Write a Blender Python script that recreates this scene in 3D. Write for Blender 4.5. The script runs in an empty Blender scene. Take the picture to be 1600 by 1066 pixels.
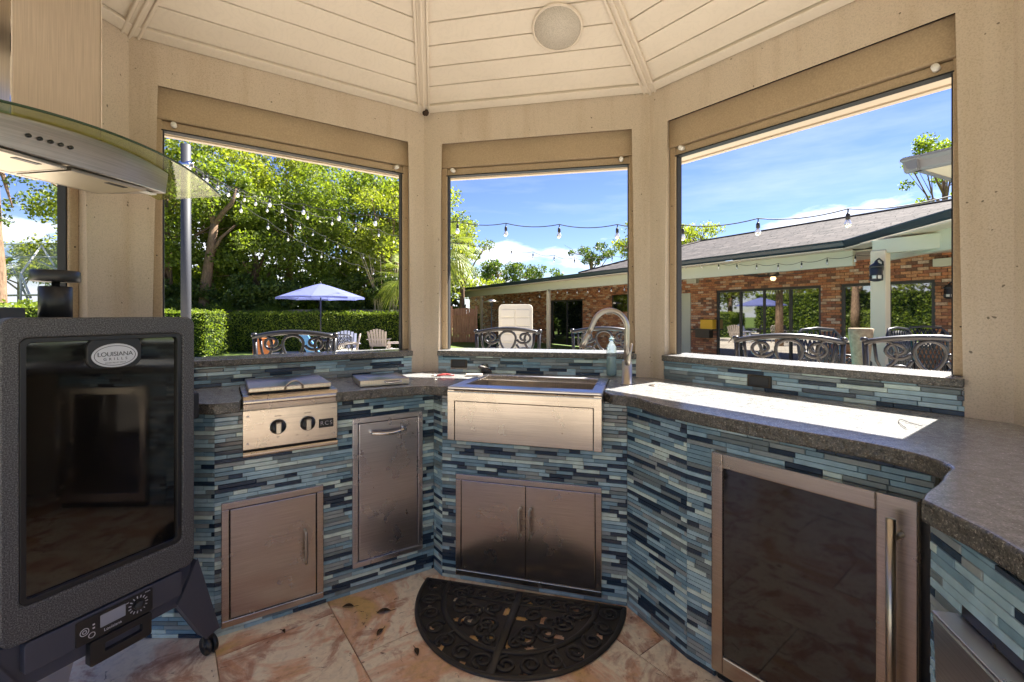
import bpy, bmesh, math, random
import numpy as np
from mathutils import Vector, Matrix
R = math.radians
rnd = random.Random(7)
scn = bpy.context.scene
COL = scn.collection

# ------------------------------------------------------------------ camera, sky, sun, exposure
CAMH = 1.24
FPX, CX, HY = 714.0, 800.0, 491.75          # focal length and horizon of the photograph, pixels of 1600
cd = bpy.data.cameras.new('camera'); cam = bpy.data.objects.new('camera', cd); COL.objects.link(cam)
cam.location = (0, 0, CAMH); cam.rotation_euler = (R(90), 0, 0)
cd.sensor_width = 36; cd.lens = 36 * FPX / 1600; cd.shift_y = (HY - 533) / 1600
cd.clip_start = .02; cd.clip_end = 600
scn.camera = cam
SUN_AZ, SUN_EL = R(53.5), R(52)              # azimuth from +Y towards +X
w = bpy.data.worlds.new('World'); scn.world = w; w.use_nodes = True
nt = w.node_tree; nt.nodes.clear()
def N(t, typ, **kw):
    n = t.nodes.new(typ)
    for k, v in kw.items(): setattr(n, k, v)
    return n
sky = N(nt, 'ShaderNodeTexSky', sky_type='NISHITA', sun_disc=False)
sky.sun_elevation = SUN_EL; sky.sun_rotation = SUN_AZ; sky.air_density = 1.0; sky.dust_density = .1; sky.ozone_density = 4.5
hs = N(nt, 'ShaderNodeHueSaturation'); hs.inputs['Saturation'].default_value = 1.14; hs.inputs['Hue'].default_value = .523; hs.inputs['Value'].default_value = .66
bg = N(nt, 'ShaderNodeBackground'); bg.inputs['Strength'].default_value = .065
out = N(nt, 'ShaderNodeOutputWorld')
geo = N(nt, 'ShaderNodeTexCoord')
mp = N(nt, 'ShaderNodeMapping'); mp.inputs['Scale'].default_value = (1, 1, 3.2); mp.inputs['Location'].default_value = (.35, .1, .2)
cn = N(nt, 'ShaderNodeTexNoise'); cn.inputs['Scale'].default_value = 3.4; cn.inputs['Detail'].default_value = 9; cn.inputs['Roughness'].default_value = .56
sep = N(nt, 'ShaderNodeSeparateXYZ')
band = N(nt, 'ShaderNodeMapRange'); band.inputs[1].default_value = .07; band.inputs[2].default_value = .30; band.inputs[3].default_value = .432; band.inputs[4].default_value = .66
sub = N(nt, 'ShaderNodeMath', operation='SUBTRACT')
cr = N(nt, 'ShaderNodeMapRange'); cr.inputs[1].default_value = 0.0; cr.inputs[2].default_value = .09
# high thin cloud
mp2 = N(nt, 'ShaderNodeMapping'); mp2.inputs['Scale'].default_value = (1, 1.4, 7); mp2.inputs['Rotation'].default_value = (0, R(12), 0)
cn2 = N(nt, 'ShaderNodeTexNoise'); cn2.inputs['Scale'].default_value = 2.2; cn2.inputs['Detail'].default_value = 7; cn2.inputs['Roughness'].default_value = .6
cr2 = N(nt, 'ShaderNodeMapRange'); cr2.inputs[1].default_value = .5; cr2.inputs[2].default_value = .8; cr2.inputs[4].default_value = .20
mx = N(nt, 'ShaderNodeMath', operation='MAXIMUM')
mix = N(nt, 'ShaderNodeMix', data_type='RGBA'); mix.inputs['B'].default_value = (5.6, 5.8, 6.3, 1)
L = nt.links.new
L(geo.outputs['Generated'], mp.inputs[0]); L(mp.outputs[0], cn.inputs['Vector'])
L(geo.outputs['Generated'], sep.inputs[0]); L(sep.outputs[2], band.inputs[0])
L(cn.outputs['Fac'], sub.inputs[0]); L(band.outputs[0], sub.inputs[1]); L(sub.outputs[0], cr.inputs[0])
L(geo.outputs['Generated'], mp2.inputs[0]); L(mp2.outputs[0], cn2.inputs['Vector']); L(cn2.outputs['Fac'], cr2.inputs[0])
L(cr.outputs[0], mx.inputs[0]); L(cr2.outputs[0], mx.inputs[1])
L(sky.outputs[0], hs.inputs['Color']); L(hs.outputs[0], mix.inputs['A']); L(mx.outputs[0], mix.inputs['Factor'])
L(mix.outputs['Result'], bg.inputs[0]); L(bg.outputs[0], out.inputs[0])
sd = bpy.data.lights.new('sun', 'SUN'); sun = bpy.data.objects.new('sun', sd); COL.objects.link(sun)
sd.energy = 5.0; sd.angle = R(.5); sd.color = (1, .94, .84)
sun.rotation_euler = Vector((math.sin(SUN_AZ) * math.cos(SUN_EL), math.cos(SUN_AZ) * math.cos(SUN_EL), math.sin(SUN_EL))).to_track_quat('Z', 'Y').to_euler()
sun.location = (10, 10, 20)
vs = scn.view_settings; vs.view_transform = 'Standard'; vs.look = 'None'; vs.gamma = 1; vs.exposure = 2.26; vs.use_curve_mapping = False
scn.render.engine = 'CYCLES'
scn.cycles.max_bounces = 10; scn.cycles.diffuse_bounces = 6; scn.cycles.glossy_bounces = 5; scn.cycles.transparent_max_bounces = 12
scn.cycles.sample_clamp_indirect = 6

# ------------------------------------------------------------------ helpers
def at(px, py, Z):                          # the point seen at a pixel of the photograph, Z metres ahead
    return Vector(((px - CX) / FPX * Z, Z, CAMH + (HY - py) / FPX * Z))
def on(px, py, z):                          # the point seen at a pixel, at height z
    return at(px, py, (CAMH - z) * FPX / (py - HY))

def tag(o, label=None, cat=None, group=None, kind=None):
    if label: o['label'] = label
    if cat: o['category'] = cat
    if group: o['group'] = group
    if kind: o['kind'] = kind
    return o
def empty(name, loc, rz, label, cat, group=None):
    o = bpy.data.objects.new(name, None); COL.objects.link(o)
    o.location = loc; o.rotation_euler = (0, 0, rz); o.empty_display_size = .1
    return tag(o, label, cat, group)
def copy_tree(o, parent=None):
    c = o.copy(); COL.objects.link(c)
    if parent: c.parent = parent
    for ch in list(o.children): copy_tree(ch, c)
    return c

class MB:                                   # collects shapes, links them as one mesh object
    def __init__(s): s.v = []; s.f = []; s.m = []; s.mi = 0; s.sm = []
    def add(s, vs, fs, smooth=False):
        b = len(s.v); s.v += [tuple(p) for p in vs]
        for f in fs: s.f.append([b + i for i in f]); s.m.append(s.mi); s.sm.append(smooth)
        return s
    def box(s, x0, x1, y0, y1, z0, z1, M=None):
        v = [Vector(p) for p in ((x0,y0,z0),(x1,y0,z0),(x1,y1,z0),(x0,y1,z0),(x0,y0,z1),(x1,y0,z1),(x1,y1,z1),(x0,y1,z1))]
        if M: v = [M @ p for p in v]
        return s.add(v, [(0,3,2,1),(4,5,6,7),(0,1,5,4),(1,2,6,5),(2,3,7,6),(3,0,4,7)])
    def prism(s, poly, z0, z1, M=None):     # polygon in xy, counter-clockwise
        n = len(poly); v = [Vector((p[0],p[1],z0)) for p in poly] + [Vector((p[0],p[1],z1)) for p in poly]
        if M: v = [M @ p for p in v]
        return s.add(v, [tuple(range(n))[::-1], tuple(range(n, 2*n))] + [(i,(i+1)%n,n+(i+1)%n,n+i) for i in range(n)])
    def tube(s, pts, r, n=8, close=False, flat=1.0, up=Vector((0,0,1)), cap=True):
        pts = [Vector(p) for p in pts]; k = len(pts); rr = r if isinstance(r, (list, tuple)) else [r]*k
        rings = []; prev = None
        for i, p in enumerate(pts):
            if close: d = pts[(i+1)%k] - pts[i-1]
            else: d = pts[min(i+1,k-1)] - pts[max(i-1,0)]
            if d.length < 1e-9: d = Vector((0,0,1))
            d.normalize()
            a = d.cross(up if prev is None else prev)
            if a.length < 1e-4: a = d.cross(Vector((1,0,0)))
            if a.length < 1e-4: a = d.cross(Vector((0,1,0)))
            a.normalize(); b = a.cross(d).normalized(); prev = b
            rings.append([p + a*math.cos(2*math.pi*j/n)*rr[i] + b*math.sin(2*math.pi*j/n)*rr[i]*flat for j in range(n)])
        v = [q for rg in rings for q in rg]; f = []
        for i in range(k if close else k-1):
            i2 = (i+1) % k
            for j in range(n): f.append((i*n+j, i*n+(j+1)%n, i2*n+(j+1)%n, i2*n+j))
        if not close and cap: f.append(tuple(range(n))[::-1]); f.append(tuple((k-1)*n+j for j in range(n)))
        return s.add(v, f, True)
    def lathe(s, prof, n=20, M=None, smooth=True):   # prof: (r, z)
        v = []; f = []
        for r, z in prof:
            for j in range(n): v.append(Vector((r*math.cos(2*math.pi*j/n), r*math.sin(2*math.pi*j/n), z)))
        for i in range(len(prof)-1):
            for j in range(n): f.append((i*n+j, i*n+(j+1)%n, (i+1)*n+(j+1)%n, (i+1)*n+j))
        f.append(tuple(range(n))[::-1]); f.append(tuple((len(prof)-1)*n+j for j in range(n)))
        if M: v = [M @ p for p in v]
        return s.add(v, f, smooth)
    def build(s, name, mats, parent=None, bevel=0, seg=2, loc=None, rz=0):
        me = bpy.data.meshes.new(name); me.from_pydata([tuple(p) for p in s.v], [], s.f)
        if not isinstance(mats, (list, tuple)): mats = [mats]
        for m in mats: me.materials.append(m)
        me.polygons.foreach_set('material_index', s.m); me.polygons.foreach_set('use_smooth', s.sm)
        me.validate(); me.update()
        o = bpy.data.objects.new(name, me); COL.objects.link(o)
        if parent: o.parent = parent
        if loc is not None: o.location = loc
        if rz: o.rotation_euler = (0, 0, rz)
        if bevel:
            b = o.modifiers.new('bevel', 'BEVEL'); b.width = bevel; b.segments = seg; b.limit_method = 'ANGLE'; b.angle_limit = R(40)
        return o
def part(name, mat, parent, fn, bevel=0, seg=2, label=None):
    m = MB(); fn(m); o = m.build(name, mat, parent, bevel, seg)
    if label: o['label'] = label
    return o
def boxpart(name, mat, parent, b, bevel=0, label=None):
    return part(name, mat, parent, lambda m: m.box(*b), bevel, label=label)
def text(name, body, size, mat, parent, M, extrude=.0006, spacing=1.0):
    c = bpy.data.curves.new(name, 'FONT'); c.body = body; c.size = size; c.extrude = extrude
    c.align_x = 'CENTER'; c.align_y = 'CENTER'; c.space_character = spacing
    t = bpy.data.objects.new('tmp', c); COL.objects.link(t)
    me = bpy.data.meshes.new_from_object(t.evaluated_get(bpy.context.evaluated_depsgraph_get()))
    bpy.data.objects.remove(t); bpy.data.curves.remove(c)
    me.name = name; me.materials.clear(); me.materials.append(mat)
    o = bpy.data.objects.new(name, me); COL.objects.link(o); o.parent = parent; o.matrix_local = M
    return o

# ------------------------------------------------------------------ materials
def mat(name, col=(.5,.5,.5), rough=.5, metal=0, spec=.5, **kw):
    m = bpy.data.materials.new(name); m.use_nodes = True
    b = m.node_tree.nodes['Principled BSDF']
    b.inputs['Base Color'].default_value = (*col, 1); b.inputs['Roughness'].default_value = rough
    b.inputs['Metallic'].default_value = metal; b.inputs['Specular IOR Level'].default_value = spec
    for k, v in kw.items(): b.inputs[k.replace('_', ' ')].default_value = v
    return m
def coords(m, kind='Object', scale=(1,1,1), rot=(0,0,0), rnd_off=False):
    t = m.node_tree; c = N(t, 'ShaderNodeTexCoord'); q = N(t, 'ShaderNodeMapping')
    q.inputs['Scale'].default_value = scale; q.inputs['Rotation'].default_value = rot
    if kind == 'World':
        g = N(t, 'ShaderNodeNewGeometry'); t.links.new(g.outputs['Position'], q.inputs[0])
    else: t.links.new(c.outputs[kind], q.inputs[0])
    if rnd_off:
        oi = N(t, 'ShaderNodeObjectInfo'); mu = N(t, 'ShaderNodeMath', operation='MULTIPLY'); mu.inputs[1].default_value = 37
        t.links.new(oi.outputs['Random'], mu.inputs[0]); t.links.new(mu.outputs[0], q.inputs['Location'])
    return q.outputs[0]
def noise(m, vec, scale, detail=4, rough=.5, dist=0):
    t = m.node_tree; n = N(t, 'ShaderNodeTexNoise'); n.inputs['Scale'].default_value = scale
    n.inputs['Detail'].default_value = detail; n.inputs['Roughness'].default_value = rough; n.inputs['Distortion'].default_value = dist
    t.links.new(vec, n.inputs['Vector']); return n.outputs['Fac']
def ramp(m, fac, stops, mode='LINEAR'):
    t = m.node_tree; r = N(t, 'ShaderNodeValToRGB'); r.color_ramp.interpolation = mode
    e = r.color_ramp.elements
    while len(e) < len(stops): e.new(.5)
    for i, (p, c) in enumerate(stops):
        e[i].position = p; e[i].color = (*c, 1) if len(c) == 3 else c
    t.links.new(fac, r.inputs[0]); return r.outputs[0]
def link(m, sock, name): m.node_tree.links.new(sock, m.node_tree.nodes['Principled BSDF'].inputs[name])
def bump(m, h, strength=.3, dist=.002):
    t = m.node_tree; b = N(t, 'ShaderNodeBump'); b.inputs['Strength'].default_value = strength; b.inputs['Distance'].default_value = dist
    t.links.new(h, b.inputs['Height'])
    prev = t.nodes['Principled BSDF'].inputs['Normal']
    if prev.is_linked: t.links.new(prev.links[0].from_socket, b.inputs['Normal'])
    t.links.new(b.outputs[0], prev)
def mixc(m, a, b, fac, mode='MIX'):
    t = m.node_tree; x = N(t, 'ShaderNodeMix', data_type='RGBA', blend_type=mode)
    for s, i in ((a, 'A'), (b, 'B')):
        if isinstance(s, tuple): x.inputs[i].default_value = (*s, 1)
        else: t.links.new(s, x.inputs[i])
    if isinstance(fac, (int, float)): x.inputs['Factor'].default_value = fac
    else: t.links.new(fac, x.inputs['Factor'])
    return x.outputs['Result']
def g3(v): return (v, v, v)

M = {}
# painted stucco of posts and beams
m = M['stucco'] = mat('beige_stucco', rough=.85, spec=.2)
v = coords(m, 'World')
a = noise(m, v, 1.3, 3); b = noise(m, v, 210, 3, .6)
c = ramp(m, a, [(.3, (.52,.435,.34)), (.7, (.60,.51,.41))])
d = ramp(m, b, [(.33, g3(.82)), (.5, g3(1)), (.75, g3(1.06))])
e = mixc(m, c, d, 1.0, 'MULTIPLY')
sp = ramp(m, noise(m, v, 46, 1), [(.215, g3(.35)), (.235, g3(1))])
e = mixc(m, e, ramp(m, noise(m, coords(m, 'World', (9,9,.9)), 1.0, 4, .6), [(.32, (.84,.80,.74)), (.5, g3(1))]), .7, 'MULTIPLY')
link(m, mixc(m, e, sp, 1.0, 'MULTIPLY'), 'Base Color'); bump(m, b, .35, .0018); bump(m, noise(m, v, 14, 3), .25, .006)
# aluminium shade housings
m = M['shade'] = mat('tan_coated_metal', rough=.5, spec=.35)
v = coords(m, 'World'); a = noise(m, v, 2.1, 4); b = noise(m, v, 170, 2)
c = mixc(m, ramp(m, a, [(.3, (.39,.29,.185)), (.7, (.46,.35,.23))]), ramp(m, b, [(.3, g3(.85)), (.7, g3(1.08))]), 1.0, 'MULTIPLY')
link(m, c, 'Base Color'); bump(m, b, .15, .001)
M['seal'] = mat('black_rubber', (.012,.011,.01), .7)
M['bronze'] = mat('dark_bronze_line', (.05,.035,.02), .5)
# ceiling boards
m = M['board'] = mat('cream_painted_board', rough=.55, spec=.35)
v = coords(m, 'World', (1.2, 1.2, 1.2), rnd_off=True)
a = noise(m, v, 2.0, 3)
gr = N(m.node_tree, 'ShaderNodeTexWave', wave_type='BANDS', bands_direction='DIAGONAL'); gr.inputs['Scale'].default_value = 9; gr.inputs['Distortion'].default_value = 22; gr.inputs['Detail'].default_value = 3; gr.inputs['Detail Scale'].default_value = 1.1
m.node_tree.links.new(v, gr.inputs['Vector'])
c = ramp(m, a, [(.3, (.68,.605,.50)), (.7, (.74,.665,.555))])
c = mixc(m, c, ramp(m, gr.outputs['Fac'], [(0, g3(.965)), (.3, g3(1))]), 1.0, 'MULTIPLY')
link(m, c, 'Base Color'); bump(m, gr.outputs['Fac'], .035, .001)
M['trim'] = mat('cream_trim_paint', (.68,.60,.49), .45)
M['trimshadow'] = mat('dark_backing', (.10,.075,.05), .9)
M['white'] = mat('white_paint', (.80,.78,.72), .5)
M['soffit'] = mat('soffit_paint', (.52,.45,.35), .6)
# mosaic glass / stone pieces
def tilemat(name, col, rough, jit):
    m = mat(name, col, rough, spec=.55)
    v = coords(m, 'World', (1,1,1)); a = noise(m, v, 28, 3); b = noise(m, v, 260, 2)
    oi = N(m.node_tree, 'ShaderNodeNewGeometry')
    lo = tuple(x*(1-jit) for x in col); hi = tuple(min(1, x*(1+jit)) for x in col)
    c = mixc(m, lo, hi, oi.outputs['Random Per Island'])
    c = mixc(m, c, ramp(m, a, [(.3, g3(.86)), (.7, g3(1.1))]), 1.0, 'MULTIPLY')
    link(m, c, 'Base Color'); bump(m, b, .08, .0008)
    return m
TILES = [tilemat('mosaic_navy', (.024,.042,.068), .10, .35), tilemat('mosaic_slate', (.15,.19,.20), .35, .25),
         tilemat('mosaic_steel_blue', (.19,.305,.37), .14, .22), tilemat('mosaic_sky_blue', (.34,.485,.545), .12, .18),
         tilemat('mosaic_pale_green', (.56,.67,.61), .16, .15), tilemat('mosaic_grey', (.26,.295,.295), .4, .2)]
M['grout'] = mat('grey_grout', (.15,.165,.165), .9)
# granite
def granite(name, dark, mid, lite):
    m = mat(name, rough=.16, spec=.5); v = coords(m, 'World')
    a = noise(m, v, 210, 5, .75, .3); b = noise(m, v, 42, 3, .6); vo = N(m.node_tree, 'ShaderNodeTexVoronoi'); vo.inputs['Scale'].default_value = 330
    m.node_tree.links.new(v, vo.inputs['Vector'])
    c = ramp(m, a, [(.34, dark), (.46, mid), (.56, mid), (.66, lite)])
    c = mixc(m, c, ramp(m, b, [(.35, g3(.72)), (.65, g3(1.1))]), 1.0, 'MULTIPLY')
    f = ramp(m, vo.outputs['Distance'], [(.10, g3(1)), (.2, g3(0))])
    c = mixc(m, c, lite, mixc(m, f, g3(.35), 1.0, 'MULTIPLY'))
    link(m, c, 'Base Color'); link(m, ramp(m, a, [(.3, g3(.12)), (.7, g3(.3))]), 'Roughness'); bump(m, a, .06, .001)
    return m
M['granite'] = granite('speckled_granite', (.095,.098,.108), (.28,.283,.285), (.52,.52,.51))
M['granite_edge'] = granite('rough_granite_edge', (.02,.02,.02), (.11,.10,.085), (.42,.38,.31)); bump(M['granite_edge'], noise(M['granite_edge'], coords(M['granite_edge'], 'World'), 38, 4), 1.0, .012)
# stainless steel
def steel(name, col, rough, vertical=False, dirt=.5):
    m = mat(name, col, rough, 1.0)
    v = coords(m, 'Object', (420, 420, 6) if vertical else (6, 6, 420)); a = noise(m, v, 1, 3)
    v2 = coords(m, 'Object'); b = noise(m, v2, 5, 5, .6); s = noise(m, v2, 60, 2)
    c = mixc(m, col, ramp(m, a, [(.3, g3(.86)), (.7, g3(1.1))]), 1.0, 'MULTIPLY')
    c = mixc(m, c, ramp(m, b, [(.3, (.80,.76,.70)), (.7, g3(1))]), dirt*.5, 'MULTIPLY')
    c = mixc(m, c, ramp(m, s, [(.20, (.35,.25,.16)), (.215, g3(1))]), 1.0, 'MULTIPLY')
    tg = N(m.node_tree, 'ShaderNodeTangent', direction_type='RADIAL', axis='Z'); link(m, tg.outputs[0], 'Tangent'); m.node_tree.nodes['Principled BSDF'].inputs['Anisotropic'].default_value = .75
    link(m, c, 'Base Color')
    link(m, ramp(m, b, [(.3, g3(rough*1.15)), (.7, g3(rough*.95))]), 'Roughness'); bump(m, a, .03, .0004)
    return m
M['steel'] = steel('brushed_stainless', (.57,.505,.435), .25)
M['steelv'] = steel('brushed_stainless_vertical', (.62,.56,.49), .32, True)
M['steelcool'] = steel('cool_stainless', (.64,.635,.67), .27)
M['hoodsteel'] = steel('dark_hood_steel', (.36,.32,.29), .33)
M['chrome'] = mat('polished_chrome', (.75,.72,.68), .08, 1.0)
M['nickel'] = mat('brushed_nickel', (.50,.45,.39), .3, 1.0)
M['black'] = mat('black_plastic', (.015,.015,.016), .38)
M['blackmetal'] = mat('black_cast_metal', (.03,.03,.034), .32, .4)
M['bar'] = mat('bronze_black_cast_aluminium', (.045,.046,.052), .30, .5)
m = M['speckle'] = mat('grey_speckled_powder_coat', rough=.5, spec=.4)
v = coords(m, 'Object'); a = noise(m, v, 330, 3, .7)
link(m, ramp(m, a, [(.36, (.02,.02,.021)), (.5, (.07,.07,.073)), (.66, (.20,.20,.205))]), 'Base Color'); bump(m, a, .4, .0012)
m = M['slateplastic'] = mat('blue_black_steel', (.055,.060,.085), .42)
m = M['darkglass'] = mat('dark_glass', (.006,.005,.004), .03, spec=.8, IOR=1.6)
v = coords(m, 'Object'); link(m, ramp(m, noise(m, v, 7, 4), [(.35, g3(.02)), (.7, g3(.09))]), 'Roughness')
m = M['fridgeglass'] = mat('bronze_tinted_glass', (.014,.012,.010), .045, spec=.8, IOR=1.6)
# travertine
m = M['travertine'] = mat('veined_travertine', rough=.3, spec=.45)
v = coords(m, 'World', rnd_off=True)
a = noise(m, v, 1.7, 6, .62, 1.6); b = noise(m, v, 3.8, 8, .68, 2.0); p = noise(m, v, 42, 4, .6, .6)
c = ramp(m, a, [(.32, (.74,.48,.34)), (.42, (.86,.74,.58)), (.52, (.88,.78,.62)), (.57, (.74,.47,.32)), (.66, (.68,.45,.18))])
c = mixc(m, c, (.40,.16,.095), ramp(m, b, [(.515, g3(0)), (.60, g3(.65)), (.70, g3(.85))]))
c = mixc(m, c, (.13,.055,.03), ramp(m, noise(m, v, 9, 7, .7, 3), [(.62, g3(0)), (.67, g3(.85))]))
c = mixc(m, c, ramp(m, p, [(.3, g3(.86)), (.55, g3(1.05))]), 1.0, 'MULTIPLY')
link(m, c, 'Base Color'); bump(m, p, .12, .001)
M['floorgrout'] = mat('floor_grout', (.50,.39,.28), .9)
M['mat'] = mat('black_rubber_mat', (.028,.023,.018), .5)
# outdoors
m = M['patio'] = mat('pale_concrete_pavers', rough=.8)
v = coords(m, 'World'); br = N(m.node_tree, 'ShaderNodeTexBrick'); m.node_tree.links.new(v, br.inputs['Vector'])
br.inputs['Scale'].default_value = 1.6; br.inputs['Color1'].default_value = (.60,.54,.45,1); br.inputs['Color2'].default_value = (.52,.46,.38,1); br.inputs['Mortar'].default_value = (.35,.31,.26,1); br.inputs['Mortar Size'].default_value = .01
link(m, mixc(m, br.outputs['Color'], ramp(m, noise(m, v, 1.1, 5), [(.3, g3(.8)), (.7, g3(1.1))]), 1.0, 'MULTIPLY'), 'Base Color')
m = M['lawn'] = mat('mown_grass', rough=.9, spec=.2)
v = coords(m, 'World'); a = noise(m, v, 3, 6, .65); b = noise(m, v, 60, 3)
link(m, mixc(m, ramp(m, a, [(.3, (.075,.125,.025)), (.7, (.14,.19,.045))]), ramp(m, b, [(.3, g3(.6)), (.7, g3(1.3))]), 1.0, 'MULTIPLY'), 'Base Color'); bump(m, b, .8, .03)
def leafmat(name, lo, hi, trans=.35):
    m = bpy.data.materials.new(name); m.use_nodes = True; t = m.node_tree; t.nodes.clear()
    g = N(t, 'ShaderNodeNewGeometry'); x = N(t, 'ShaderNodeMix', data_type='RGBA'); x.inputs['A'].default_value = (*lo, 1); x.inputs['B'].default_value = (*hi, 1)
    t.links.new(g.outputs['Random Per Island'], x.inputs['Factor'])
    d = N(t, 'ShaderNodeBsdfPrincipled'); d.inputs['Roughness'].default_value = .5; d.inputs['Specular IOR Level'].default_value = .35
    tr = N(t, 'ShaderNodeBsdfTranslucent'); mu = N(t, 'ShaderNodeMix', data_type='RGBA', blend_type='MULTIPLY'); mu.inputs['Factor'].default_value = 1; mu.inputs['B'].default_value = (1.5, 1.6, .5, 1)
    ms = N(t, 'ShaderNodeMixShader'); ms.inputs[0].default_value = trans; o = N(t, 'ShaderNodeOutputMaterial')
    t.links.new(x.outputs['Result'], d.inputs['Base Color']); t.links.new(x.outputs['Result'], mu.inputs['A']); t.links.new(mu.outputs['Result'], tr.inputs[0])
    t.links.new(d.outputs[0], ms.inputs[1]); t.links.new(tr.outputs[0], ms.inputs[2]); t.links.new(ms.outputs[0], o.inputs[0])
    return m
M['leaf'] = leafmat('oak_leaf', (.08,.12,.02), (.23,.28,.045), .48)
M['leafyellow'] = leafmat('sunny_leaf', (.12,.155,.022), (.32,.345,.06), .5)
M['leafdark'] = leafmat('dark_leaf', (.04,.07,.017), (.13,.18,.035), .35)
M['hedge'] = leafmat('hedge_leaf', (.08,.13,.018), (.26,.32,.04), .4)
M['palm'] = leafmat('palm_leaf', (.10,.14,.03), (.24,.27,.07), .35)
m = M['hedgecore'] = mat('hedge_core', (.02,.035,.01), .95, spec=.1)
m = M['bark'] = mat('tree_bark', rough=.9, spec=.2); v = coords(m, 'World', (3,3,1)); a = noise(m, v, 5, 6, .7)
link(m, ramp(m, a, [(.3, (.10,.065,.04)), (.7, (.30,.20,.13))]), 'Base Color'); bump(m, a, .8, .03)
m = M['wood'] = mat('red_brown_fence_wood', rough=.8); v = coords(m, 'World', (8,8,.8)); link(m, ramp(m, noise(m, v, 2, 4), [(.3, (.27,.12,.07)), (.7, (.42,.21,.13))]), 'Base Color')
m = M['greywood'] = mat('weathered_grey_wood', rough=.85); v = coords(m, 'World', (8,8,1)); link(m, ramp(m, noise(m, v, 2, 4), [(.3, (.22,.17,.12)), (.7, (.38,.31,.23))]), 'Base Color')
BRICK = []
for i, c in enumerate([(.44,.19,.09), (.50,.26,.13), (.32,.14,.08), (.52,.35,.22), (.20,.11,.07), (.58,.44,.31)]):
    m = mat('old_brick_%d' % i, rough=.9, spec=.2); v = coords(m, 'World'); a = noise(m, v, 24, 5, .7)
    link(m, mixc(m, c, ramp(m, a, [(.3, g3(.6)), (.7, g3(1.25))]), 1.0, 'MULTIPLY'), 'Base Color'); bump(m, a, .6, .01); BRICK.append(m)
M['mortar'] = mat('dark_mortar', (.11,.08,.06), .95)
SHING = [mat('shingle_%d' % i, c, .9, spec=.25) for i, c in enumerate([(.040,.034,.035), (.058,.049,.048), (.026,.023,.024), (.080,.069,.066)])]
M['gutter'] = mat('dark_teal_gutter', (.016,.032,.040), .35)
M['sage'] = mat('pale_sage_paint', (.47,.475,.36), .6)
M['cream'] = mat('cream_paint', (.56,.48,.35), .6)
M['winglass'] = mat('window_glass', (.008,.009,.010), .02, spec=1.0)
M['winglass'].node_tree.nodes['Principled BSDF'].inputs['IOR'].default_value = 2.2
M['winframe'] = mat('black_window_frame', (.02,.018,.016), .4)
M['canvas'] = leafmat('periwinkle_canvas', (.20,.23,.50), (.20,.23,.50), .45)
for n in M['canvas'].node_tree.nodes:
    if n.type == 'MIX' and n.blend_type == 'MULTIPLY': n.inputs['B'].default_value = (.95, .98, 1.05, 1)
m = M['water'] = mat('pool_water', (.05,.35,.42), .03, spec=.6); v = coords(m, 'World'); bump(m, noise(m, v, 5, 3), .3, .02)
M['pole'] = mat('grey_steel_pole', (.032,.035,.045), .6, 0)
M['bulb'] = mat('clear_bulb_glass', (.85,.85,.80), .05, spec=.8); M['bulb'].node_tree.nodes['Principled BSDF'].inputs['Transmission Weight'].default_value = .55
M['wire'] = mat('black_wire', (.012,.012,.012), .6)
M['yellow'] = mat('yellow_plastic', (.75,.42,.02), .5)
M['orange'] = mat('orange_plastic', (.50,.16,.03), .5)
M['blue'] = mat('blue_towel_cloth', (.10,.30,.62), .9)
M['creamcloth'] = mat('cream_cover', (.74,.68,.55), .7)
m = M['stone'] = mat('carved_stone', rough=.85); v = coords(m, 'World'); a = noise(m, v, 16, 6, .7)
link(m, ramp(m, a, [(.3, (.19,.135,.08)), (.7, (.36,.27,.17))]), 'Base Color'); bump(m, a, .6, .01)
M['agrey'] = mat('weathered_adirondack_wood', (.38,.33,.29), .8)
M['red'] = mat('faded_red_plastic', (.45,.06,.06), .4)
M['ivory'] = mat('ivory_plastic', (.72,.65,.55), .4)
M['cage'] = mat('white_aluminium', (.75,.76,.78), .4)
m = M['screen'] = mat('grey_insect_screen', (.30,.34,.36), .8); m.node_tree.nodes['Principled BSDF'].inputs['Alpha'].default_value = .45
m = M['canopy'] = bpy.data.materials.new('green_tinted_hood_glass'); m.use_nodes = True; t = m.node_tree; t.nodes.clear()
gl = N(t, 'ShaderNodeBsdfGlossy'); gl.inputs['Roughness'].default_value = .03; tp = N(t, 'ShaderNodeBsdfTransparent'); tp.inputs[0].default_value = (.80,.84,.50,1)
df = N(t, 'ShaderNodeBsdfDiffuse'); df.inputs[0].default_value = (.42,.44,.24,1); m1 = N(t, 'ShaderNodeMixShader'); m1.inputs[0].default_value = .13
fr0 = N(t, 'ShaderNodeLayerWeight'); fr0.inputs[0].default_value = .5; fr = N(t, 'ShaderNodeMath', operation='POWER'); fr.inputs[1].default_value = 4.5; t.links.new(fr0.outputs['Facing'], fr.inputs[0]); m2 = N(t, 'ShaderNodeMixShader'); o_ = N(t, 'ShaderNodeOutputMaterial')
t.links.new(tp.outputs[0], m1.inputs[1]); t.links.new(df.outputs[0], m1.inputs[2]); t.links.new(fr.outputs[0], m2.inputs[0])
t.links.new(m1.outputs[0], m2.inputs[1]); t.links.new(gl.outputs[0], m2.inputs[2]); t.links.new(m2.outputs[0], o_.inputs[0])
m = M['clearplastic'] = mat('clear_blue_plastic', (.72,.86,.90), .06, spec=.6, IOR=1.4); m.node_tree.nodes['Principled BSDF'].inputs['Transmission Weight'].default_value = .8
m = M['liquid'] = mat('pale_teal_soap', (.45,.72,.70), .1); m.node_tree.nodes['Principled BSDF'].inputs['Transmission Weight'].default_value = .3

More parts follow.
